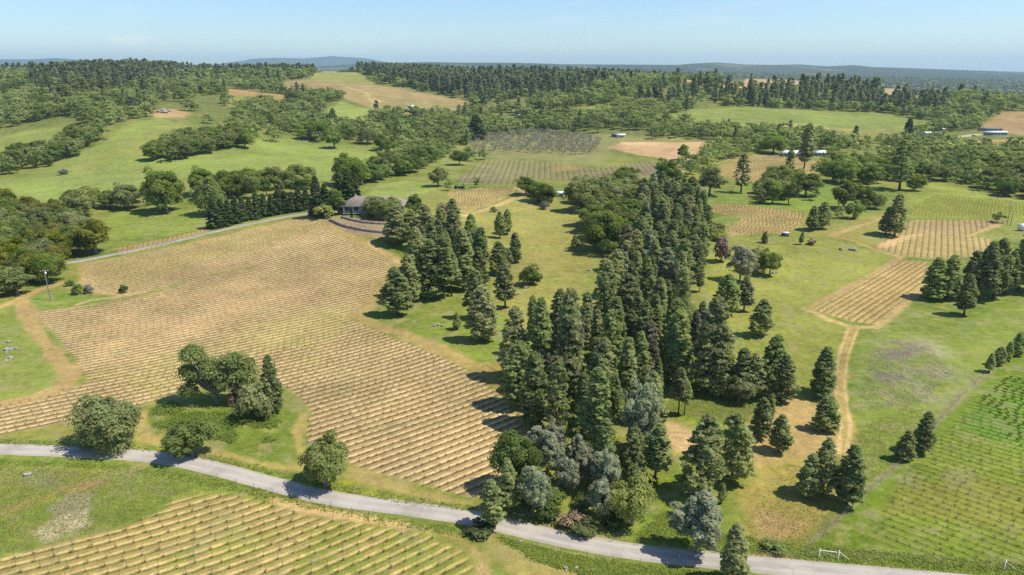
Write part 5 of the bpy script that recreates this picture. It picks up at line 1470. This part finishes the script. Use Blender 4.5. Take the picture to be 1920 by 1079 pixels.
fence([(1100,1010),(1200,1024),(1350,1038),(1420,1044),(1500,1048)], 4.2, 'thin wire fence on the tree side of the lane by the silver bush')
fence([(1512,1036),(1560,990),(1610,940),(1690,868),(1740,812),(1800,748),(1850,700)], 6.0, 'faint wire fence running up the slope between the meadow and the green vineyard', 1.1)

# braced white field gate
A, B = np.array(G(1535, 1046)), np.array(G(1571, 1049))
root = empty('field_gate', tuple(A), 0, 'white wooden field gate with braced posts beside the lane', 'gate')
b = B - A; u = b[:2] / np.hypot(*b[:2])
def rel(t, z, off=0): return (b[0]*t + u[0]*off, b[1]*t + u[1]*off, b[2]*t + z)
for t in (0, 1): MB().tube([rel(t, -.4), rel(t, 1.75)], .09, 8).build('post', M['whitepaint'], root)
MB().tube([rel(.03, 1.45), rel(.97, 1.30)], .06, 6).build('rail', M['whitepaint'], root)
MB().tube([rel(.03, 1.38), rel(.97, .25)], .055, 6).build('brace', M['whitepaint'], root)
MB().tube([rel(0, 1.4, -.05), rel(0, -.05, -1.9)], .055, 6).build('stay', M['whitepaint'], root)
MB().tube([rel(1, 1.4, .05), rel(1, -.05, 1.9)], .055, 6).build('stay', M['whitepaint'], root)
MB().tube([rel(.03, .7), rel(.97, .7)], .012, 4).build('wire', M['wire'], root)
A = G(1882, 1068)
root = empty('fence_brace', A, 0, 'pale wooden brace of the fence corner beside the green vineyard', 'fence')
MB().tube([(0, 0, -.4), (0, 0, 1.8)], .08, 8).build('post', M['whitepaint'], root)
MB().tube([(.05, 0, 1.5), (2.0, -.3, -.05)], .05, 6).build('stay', M['whitepaint'], root)

def pole(px, b, t, lab, arm=True):
    P = G(px, b); h = hgt(P, t)
    root = empty('utility_pole', P, R(20), lab, 'utility pole')
    MB().tube([(0, 0, -.8), (0, 0, h * .5), (0, 0, h)], [.17, .145, .11], 8).build('pole', M['greybark'], root)
    if arm:
        a = MB().box((0, .14, h - .5), (2.4, .12, .14)).build('crossarm', M['greybark'], root)
        for x in (-1.05, -.4, .4, 1.05): MB().tube([(x, .14, h - .44), (x, .14, h - .2)], [.06, .035], 6).build('insulator', M['whitemetal'], a)
        MB().tube([(.3, .0, h - 1.5), (.3, 0, h - .8)], .2, 8).build('transformer', M['whitemetal'], root)
pole(95, 564, 506, 'grey utility pole standing on the bank by the oak wood')
pole(1888, 421, 379, 'taller of two utility poles behind the leafy vines')
pole(1894, 424, 396, 'shorter of two utility poles behind the leafy vines', False)

def rock(px, py, w, lab, n=1, flat=.6, mat='rock'):
    P = G(px, py); r = np.random.default_rng(int(px * 7 + py)); d = unit(r.normal(size=(46, 3)))
    import bmesh
    bm = bmesh.new(); bmesh.ops.create_icosphere(bm, subdivisions=3, radius=1)
    for v in bm.verts:
        c = np.array(v.co); k = 1 + .28 * math.sin(3 * c[0] + px) * math.cos(2.3 * c[1] + py) + .16 * math.sin(5.1 * c[2] + 3 * c[0] + py)
        pl = max(0, c @ d[0] - .5) * .7 + max(0, c @ d[1] - .45) * .8 + max(0, c @ d[2] - .5) * .7
        v.co = v.co * (k - pl)
    me = bpy.data.meshes.new('boulder'); bm.to_mesh(me); bm.free()
    o = link('boulder', me, M[mat]); s = w * mpp(P) / 2
    o.location = (P[0], P[1], P[2] + s * flat * .35); o.scale = (s, s * r.uniform(.6, .9), s * flat); o.rotation_euler = (0, 0, r.uniform(0, 6))
    tag(o, lab, 'boulder')
for a in [(17,642,9,'small round tan boulder on the grass beside the vineyard track'),(19,656,16,'grey boulder in the middle of the heap beside the vineyard track'),(31,654,10,'pale flat boulder at the side of the heap beside the vineyard track'),
          (17,674,17,'low pale boulder nearest the lane in the heap beside the vineyard track'),(12,661,8,'dark little boulder in the heap beside the vineyard track'),
          (815,612,8,'pale boulder at one end of the stone group on lush grass'),(821,610,10,'grey boulder in the middle of the stone group on lush grass'),(829,612,7,'small boulder at the far end of the stone group on lush grass'),
          (986,541,12,'long pale boulder beside the round dark bush'),(974,552,8,'white boulder on bare soil below the round dark bush'),(930,534,8,'grey boulder under the pine with a bare foot'),
          (1450,513,8,'white boulder at the foot of the bushy oak'),(1456,512,6,'small white boulder at the foot of the bushy oak'),(1426,522,6,'white boulder lying on grass beside the pale grey pine'),
          (1578,469,11,'dark flat boulder, first of the pair on the right meadow'),(1600,470,15,'dark flat slab, broader of the pair on the right meadow'),
          (50,891,13,'pale boulder among grey weeds below the lane'),(975,1018,11,'pale boulder on the verge below the lone pine'),(1061,1067,12,'white boulder at the lower edge of the picture'),
          (1080,1066,9,'smaller white boulder at the lower edge of the picture'),(1105,508,9,'white boulder by the outer pines of the dense stand'),(302,212,20,'pale rock outcrop on the crest of the left meadow'),
          (318,210,14,'brown rock outcrop on the crest of the left meadow'),(225,225,16,'grey rock outcrop under the oaks of the left hill')]:
    rock(*a)

# fallen dead bough on the grass island
P = np.array(G(402, 752)); root = empty('dead_bough', tuple(P), 0, 'bleached fallen bough on the grass island under the crooked oak', 'dead branch')
m_ = mpp(P)
mb = MB(); pp = [(-4, 16, 18), (-5, 10, 12), (-2, 4, 7), (4, 0, 3), (12, -2, 2), (18, 0, 4)]
mb.tube([(x * m_, y * m_ * .6, z * m_) for x, y, z in pp], [.10, .13, .17, .16, .12, .05], 6)
for a, e in ((2, (-9, 2, 4)), (3, (6, 6, 6)), (4, (14, -6, 5)), (4, (20, 4, 7)), (1, (-8, 8, 14))):
    mb.tube([tuple(np.array(pp[a]) * m_ * (1, .6, 1)), tuple(np.array(e) * m_ * (1, .6, 1))], [.08, .025], 5, cap=False)
mb.build('bough', M['deadwood'], root)

# white shed by the oaks
P = G(1051, 369)
sh = gable_bld('white_shed', (P[0], P[1], P[2]), R(-12), 4.2, 3.2, 2.6, .7, 'whitepaint', 'whitemetal', 'small white shed between the dark oaks above the dry meadow', 'shed', over=.2, wins=1, winw=1.2)
P = G(1058, 374)
t = empty('picnic_table', P, .3, 'small pale table beside the white shed', 'table')
MB().box((0, 0, .74), (1.9, .8, .07)).build('table_top', M['postwood'], t)
for x in (-.7, .7): MB().box((x, 0, .35), (.1, .6, .7)).build('leg', M['postwood'], t)
for y in (-.75, .75): MB().box((0, y, .42), (1.9, .3, .06)).build('bench', M['postwood'], t)

def tractor(px, b, rz, lab, mat):
    P = G(px, b); t = empty('tractor', (P[0], P[1], P[2]), rz, lab, 'tractor')
    t.scale = (1.25,) * 3
    MB().box((.75, 0, 1.0), (1.6, .7, .6)).box((-.5, 0, .9), (1.0, .8, .45)).build('body', M[mat], t)
    c = MB().box((-.55, 0, 2.2), (1.25, 1.2, .12)).build('cab_roof', M[mat], t)
    for x in (-1.05, -.05):
        for y in (-.5, .5): MB().box((x, y, 1.65), (.07, .07, 1.1)).build('cab_post', M['darkpaint'], t)
    MB().box((-.75, 0, 1.25), (.5, .55, .3)).build('seat', M['darkpaint'], t)
    for x, y, rr_, ww in ((-.75, .75, .72, .42), (-.75, -.75, .72, .42), (1.2, .62, .45, .3), (1.2, -.62, .45, .3)):
        w_ = MB().tube([(x, y - ww / 2, rr_), (x, y + ww / 2, rr_)], rr_, 16).build('wheel', M['tyre'], t)
        MB().tube([(x, y - ww / 2 - .02, rr_), (x, y + ww / 2 + .02, rr_)], rr_ * .5, 12).build('rim', M['whitemetal'], w_)
tractor(858, 354, .5, 'dark tractor parked behind the house block of vines, nearer the dark oak', 'green_tank')
tractor(869, 354, 1.4, 'dark tractor parked behind the house block of vines, nearer the small oak', 'darkpaint')

P = G(1472, 443); t = empty('storage_box', P, R(-8), 'dark green box with a pale lid at the foot of the brown hollow block', 'storage box')
MB().box((0, 0, .8), (3.0, 1.8, 1.7)).build('body', M['green_tank'], t); MB().box((0, 0, 1.73), (3.15, 1.95, .14)).build('lid', M['whitemetal'], t)
P = G(1916, 433); t = empty('white_trailer', P, R(10), 'white trailer at the picture edge above the eastern pines', 'trailer')
MB().box((0, 0, 1.9), (3.4, 2.2, 2.6)).build('body', M['whitemetal'], t)
for y in (-1.0, 1.0):
    w_ = MB().tube([(-.3, y - .12, .42), (-.3, y + .12, .42)], .42, 14).build('wheel', M['tyre'], t); MB().tube([(-.3, y - .14, .42), (-.3, y + .14, .42)], .2, 10).build('rim', M['whitemetal'], w_)
MB().tube([(1.7, 0, .6), (2.9, 0, .5)], .06, 6).build('hitch', M['darkpaint'], t)

def far_bld(name, px, b, wpx, dpx, hpx, rpx, wall, roof, lab, cat, rz=0, hip=.0, wins=3, over=.4):
    P = G(px, b); m = mpp(P)
    return gable_bld(name, P, R(rz), wpx * m, dpx * m, max(2.6, hpx * m), rpx * m, wall, roof, lab, cat, hip=hip * m, over=over, wins=wins, winw=1.6)
far_bld('farmhouse', 1162, 221, 20, 11, 7, 4, 'bluemetal', 'slate', 'two-storey farmhouse with a dark slate roof among the valley trees', 'house', 12, 3, 4)
far_bld('low_shed', 1143, 226, 14, 6, 3, 1.2, 'whitepaint', 'whitemetal', 'low white shed in front of the slate-roofed farmhouse', 'shed', 5, 0, 2)
far_bld('low_shed', 1162, 228, 9, 5, 3, 1, 'stucco', 'whitemetal', 'small pale shed beside the low white one at the valley farm', 'shed', -10, 0, 1)
far_bld('white_shed', 1164, 258, 15, 8, 4.5, 2, 'whitepaint', 'whitemetal', 'white roofed shed at the upper edge of the old orchard', 'shed', 8, 0, 2)
far_bld('dark_shed', 1151, 257, 9, 6, 4.5, 2, 'darkpaint', 'slate', 'dark shed beside the white one at the upper edge of the orchard', 'shed', -5, 0, 1)
far_bld('low_shed', 1208, 214, 15, 5, 3, 1.5, 'stucco', 'redpaint', 'reddish low shed on the dirt road by the green slope', 'shed', 0, 0, 2)
far_bld('long_house', 1488, 293, 44, 14, 6.5, 4, 'stucco', 'whitemetal', 'long house with a white roof behind the very tall narrow pine', 'house', -3, 5, 6)
far_bld('round_shed', 1541, 292, 25, 16, 6, 4, 'bluemetal', 'whitemetal', 'broad shed with a white hipped roof beside the long house', 'shed', 4, 9, 3)
far_bld('white_shed', 1732, 254, 24, 10, 3.5, 2, 'whitepaint', 'whitemetal', 'broad white shed behind the lone fir at the far farm', 'shed', 2, 0, 3)
far_bld('grey_shed', 1757, 254, 15, 8, 4, 2.5, 'stucco', 'slate', 'grey shed next to the broad white one at the far farm', 'shed', -12, 0, 2)
far_bld('low_shed', 1764, 246, 11, 5, 3, 1.2, 'redpaint', 'whitemetal', 'small red shed behind the grey one at the far farm', 'shed', 0, 0, 1)
far_bld('long_barn', 1866, 254, 40, 10, 6, 1.6, 'bluemetal', 'whitemetal', 'long teal barn with a white roof below the brown field', 'barn', 2, 0, 6)
far_bld('open_barn', 1856, 246, 42, 8, 4, 1.5, 'stucco', 'slate', 'long grey roofed barn behind the teal one', 'barn', 2, 0, 5)
far_bld('low_shed', 1791, 302, 30, 8, 3, 1.5, 'stucco', 'redpaint', 'low red-tiled roof half hidden in the oak belt below the far farm', 'house', 0, 0, 4)
far_bld('white_shed', 771, 204, 10, 6, 4, 2, 'whitepaint', 'whitemetal', 'tiny white shed on the bend of the far vineyard road', 'shed', 20, 0, 1)
far_bld('white_shed', 973, 220, 7, 4, 3, 1.5, 'whitepaint', 'whitemetal', 'tiny white roof in the middle of the valley woods', 'shed', 0, 0, 1)
P = G(632, 244); m_ = mpp(P); t = empty('solar_array', P, 0, 'blue solar array on the grass behind the free-standing oaks', 'solar panel')
L_ = 12 * m_; a = MB(); V = [(-L_/2,-1.6,.7),(L_/2,-1.6,.7),(L_/2,1.2,2.6),(-L_/2,1.2,2.6)]; V += [(x,y,z-.12) for x,y,z in V]
a.add(V, [(0,1,2,3),(7,6,5,4),(4,5,1,0),(5,6,2,1),(6,7,3,2),(7,4,0,3)]).build('panel', M['solar'], t)
for x in (-.4, 0, .4): MB().tube([(x*L_, 0, -.3), (x*L_, 0, 1.5)], .08, 6).build('post', M['whitemetal'], t)
for px, b, rz, mat, lab in [(1476,291,5,'whitemetal','white pickup parked in front of the long house'),(1748,257,20,'whitemetal','white car parked before the grey far farm shed'),(1640+186,256,-15,'darkpaint','dark car parked by the long teal barn')]:
    P = G(px, b); t = empty('parked_car', P, R(rz), lab, 'car')
    V = np.array([(-2.2,-.85,.4),(2.2,-.85,.4),(2.2,.85,.4),(-2.2,.85,.4),(-2.2,-.85,.95),(2.2,-.85,.9),(2.2,.85,.9),(-2.2,.85,.95)])
    MB().add(V, [(0,3,2,1),(4,5,6,7),(0,1,5,4),(1,2,6,5),(2,3,7,6),(3,0,4,7)]).build('body', M[mat], t)
    V = np.array([(-1.3,-.8,.93),(1.1,-.8,.92),(1.1,.8,.92),(-1.3,.8,.93),(-.8,-.65,1.5),(.4,-.65,1.5),(.4,.65,1.5),(-.8,.65,1.5)])
    MB().add(V, [(4,5,6,7),(0,1,5,4),(1,2,6,5),(2,3,7,6),(3,0,4,7)]).build('cabin', M['glass'], t)
    for x in (-1.35, 1.35):
        for y in (-.8, .8):
            MB().tube([(x, y - .11, .33), (x, y + .11, .33)], .33, 12).build('wheel', M['tyre'], t)

# ------------------------------------------------------------------ uncounted ground plants
def scatter(name, poly, n, label, mat, size, per, hgt_, seed, elong=2.2, spread=.25, var=None, flat=0.0):
    r = np.random.default_rng(seed); W = [GL(p)[:, :2] for p in poly]
    P = []
    for w in W:
        lo, hi = w.min(0), w.max(0); k = int(n * 2.4 / len(W))
        c = r.uniform(lo, hi, (k, 2)); c = c[inpoly(c[:, 0], c[:, 1], w)]
        if var: c = c[fbm(c[:, 0] / 9, c[:, 1] / 9, seed, 3) > var]
        P.append(c)
    P = np.concatenate(P)
    z = height(P[:, 0], P[:, 1]); m = len(P)
    h = hgt_ * r.uniform(.5, 1.3, m)
    C = np.repeat(np.stack([P[:, 0], P[:, 1], z], -1), per, 0)
    hh = np.repeat(h, per)
    C = C + np.stack([r.normal(0, spread, m * per), r.normal(0, spread, m * per), hh * r.uniform(.2, .6, m * per)], -1)
    sl = .55
    D = np.stack([r.normal(0, .35 + flat, m * per), r.normal(0, .35 + flat, m * per), np.ones(m * per) * (1 - flat)], -1)
    V, F, T_ = leaves(C, r.normal(size=(m * per, 3)) * .4 + np.array([0, 0, 1.3]), size, elong, np.clip(np.repeat(r.uniform(.1, .9, m), per) + r.normal(0, .1, m * per), 0, 1), r, D)
    me = mesh_np(name, V, F, {'tone': T_}); o = link(name, me, mat)
    tag(o, label, name, kind='stuff')
M['grass'] = leafmat('grass_blades', (.14, .19, .035), (.22, .27, .055), (.33, .32, .10), .35, .0)
M['lushgrass'] = leafmat('lush_grass_blades', (.18, .22, .04), (.26, .29, .06), (.38, .35, .11), .5, .0)
M['weed'] = leafmat('grey_weeds', (.20, .19, .15), (.29, .27, .22), (.40, .37, .29), .3, .0)
VERGE = [[(-60,831),(150,840),(300,848),(420,868),(520,893),(640,922),(760,946),(900,962),(900,952),(760,932),(640,908),(520,884),(420,858),(300,838),(150,830),(-60,822)],
         [(-60,860),(150,868),(300,882),(440,906),(600,945),(760,977),(900,1000),(900,1012),(760,990),(600,958),(440,922),(300,892),(150,878),(-60,868)],
         [(930,1005),(1060,1040),(1200,1062),(1350,1078),(1350,1095),(1150,1095),(1000,1050)], [(1190,1010),(1350,1034),(1500,1048),(1700,1064),(1930,1082),(1930,1060),(1700,1040),(1500,1020),(1350,1000),(1240,960)]]
scatter('grass', VERGE, 16000, 'tall green grass along both verges of the lane', M['grass'], .10, 4, .3, 3, 1.6, .3)
scatter('bramble', [[(285,770),(330,750),(400,742),(480,750),(520,790),(515,845),(440,830),(350,812),(290,798)]], 3000, 'low green bramble cover on the grass island in the vineyard', M['oak'], .15, 9, .7, 4, 1.1, .5, .45, .5)
scatter('undergrowth', [[(960,700),(1000,770),(1080,880),(1220,880),(1240,770),(1330,735),(1300,560),(1200,560),(1080,620)]], 3000, 'scrubby undergrowth on the floor of the dense central stand', M['shrub'], .16, 8, .8, 5, 1.2, .35, .45, .4)
scatter('weeds', [[(1610,720),(1640,655),(1740,650),(1790,700),(1720,760),(1620,770)]], 1800, 'greyish weeds in thin patches on the grass', M['weed'], .08, 3, .35, 6, 1.6, .4)
scatter('meadow_grass', [[(-60,870),(300,890),(420,912),(330,935),(200,990),(-60,1050)], [(1380,1000),(1480,870),(1560,880),(1620,800),(1700,760),(1750,780),(1640,900),(1520,1030)], [(1240,780),(1290,700),(1480,745),(1400,790)]], 11000, 'rough grass on the banks around the lane', M['lushgrass'], .09, 3, .12, 7, 1.4, .5, None, .6)
# ------------------------------------------------------------------ air, sun, sky, camera
def haze():
    mb = MB().box((0, 18000 - 1000, 0), (1, 1, 1))
    lo, hi = -420.0, 330.0
    x, y0, y1 = 66000.0, -2500.0, 21000.0
    V = [(-x, y0, lo), (x, y0, lo), (x, y1, lo), (-x, y1, lo), (-x, y0, hi), (x, y0, hi), (x, y1, hi), (-x, y1, hi)]
    me = bpy.data.meshes.new('haze')
    me.from_pydata(V, [], [(0,3,2,1),(4,5,6,7),(0,1,5,4),(1,2,6,5),(2,3,7,6),(3,0,4,7)]); me.update()
    m, nt, out = newmat('haze_air')
    v = N(nt, 'ShaderNodeVolumePrincipled')
    v.inputs['Color'].default_value = (.56, .79, 1.0, 1); v.inputs['Density'].default_value = HAZE_D
    v.inputs['Anisotropy'].default_value = .1
    nt.links.new(v.outputs[0], out.inputs['Volume'])
    tag(link('haze', me, m), kind='stuff')
HAZE_D = 5.6e-5
haze()

SUN_EL, SUN_AZ = 58.0, 100.0          # azimuth clockwise from +Y
sd = bpy.data.lights.new('sun', 'SUN'); sd.energy = 5.0; sd.angle = R(.5); sd.color = (1.0, .93, .81)
so = bpy.data.objects.new('sun', sd); COL.objects.link(so)
from mathutils import Vector
dv = Vector((math.sin(R(SUN_AZ)) * math.cos(R(SUN_EL)), math.cos(R(SUN_AZ)) * math.cos(R(SUN_EL)), math.sin(R(SUN_EL))))
so.rotation_euler = (-dv).to_track_quat('-Z', 'Y').to_euler()
so.location = (300, 0, 400)

w = bpy.data.worlds.new('World'); SC.world = w; w.use_nodes = True
nt = w.node_tree; nt.nodes.clear()
sk = N(nt, 'ShaderNodeTexSky', sky_type='NISHITA'); sk.sun_disc = False
sk.sun_elevation = R(SUN_EL); sk.sun_rotation = R(SUN_AZ); sk.altitude = 400; sk.air_density = 1.0; sk.dust_density = .5; sk.ozone_density = 1.6
bg = N(nt, 'ShaderNodeBackground'); bg.inputs['Strength'].default_value = .125
sky = MIX(nt, sk.outputs[0], (.78, .93, 1.10), 1.0, 'MULTIPLY')
tc = N(nt, 'ShaderNodeTexCoord'); mp = N(nt, 'ShaderNodeMapping'); mp.inputs['Scale'].default_value = (3.0, 3.0, 22.0)
nt.links.new(tc.outputs['Generated'], mp.inputs['Vector'])
cn = NOISE(nt, mp.outputs[0], 1.6, 8, .62)
sx = N(nt, 'ShaderNodeSeparateXYZ'); nt.links.new(tc.outputs['Generated'], sx.inputs[0])
band = MATH(nt, 'MULTIPLY', RANGE(nt, sx.outputs[2], .008, .03), RANGE(nt, sx.outputs[2], .07, .35, 1, 0))
cl = MATH(nt, 'MULTIPLY', MATH(nt, 'MULTIPLY', RANGE(nt, cn, .52, .78), band), .35)
sky = MIX(nt, sky, (6.2, 6.5, 6.8), cl)
def cloudlet(px, py, w, h, k):               # a small faint cumulus far off, low over the hills
    q = float(qrow(py)); d = Vector(((px - 960) / FPX, CP + q * SP, -SP + q * CP)).normalized()
    az = MATH(nt, 'SUBTRACT', MATH(nt, 'ARCTAN2', sx.outputs[0], sx.outputs[1]), math.atan2(d.x, d.y))
    el = MATH(nt, 'SUBTRACT', sx.outputs[2], d.z)
    r = MATH(nt, 'SQRT', MATH(nt, 'ADD', MATH(nt, 'POWER', MATH(nt, 'ABSOLUTE', MATH(nt, 'DIVIDE', az, w)), 2.0), MATH(nt, 'POWER', MATH(nt, 'ABSOLUTE', MATH(nt, 'DIVIDE', el, h)), 2.0)))
    n = NOISE(nt, mp2.outputs[0], 1.0, 7, .65)
    return MATH(nt, 'MULTIPLY', RANGE(nt, MATH(nt, 'ADD', r, MATH(nt, 'MULTIPLY_ADD', n, 2.4, -1.2)), .3, 1.1, 1, 0), k)
mp2 = N(nt, 'ShaderNodeMapping'); mp2.inputs['Scale'].default_value = (60, 60, 150); nt.links.new(tc.outputs['Generated'], mp2.inputs['Vector'])
for a_ in ((245, 75, .030, .0075, .55), (575, 101, .022, .004, .35), (660, 98, .03, .004, .22)):
    sky = MIX(nt, sky, (6.4, 6.6, 6.8), cloudlet(*a_))
nt.links.new(sky, bg.inputs[0])
ow = N(nt, 'ShaderNodeOutputWorld'); nt.links.new(bg.outputs[0], ow.inputs[0])

cd = bpy.data.cameras.new('camera'); co = bpy.data.objects.new('camera', cd); COL.objects.link(co)
cd.sensor_fit = 'HORIZONTAL'; cd.sensor_width = 36.0; cd.lens = 36.0 * FPX / 1920.0
cd.clip_start = 1.0; cd.clip_end = 120000.0
co.location = (0, 0, H); co.rotation_euler = (math.pi / 2 - PITCH, 0, 0)
SC.camera = co

SC.render.engine = 'CYCLES'
cy = SC.cycles
cy.use_denoising = False
try: cy.denoiser = 'OPENIMAGEDENOISE'
except Exception: pass
cy.max_bounces = 8; cy.diffuse_bounces = 6; cy.glossy_bounces = 2; cy.transmission_bounces = 6; cy.transparent_max_bounces = 4; cy.volume_bounces = 2
cy.sample_clamp_indirect = 4.0; cy.caustics_reflective = False; cy.caustics_refractive = False
vs = SC.view_settings
vs.view_transform = 'Standard'; vs.look = 'None'; vs.exposure = 0.24; vs.gamma = 1.0; vs.use_curve_mapping = False
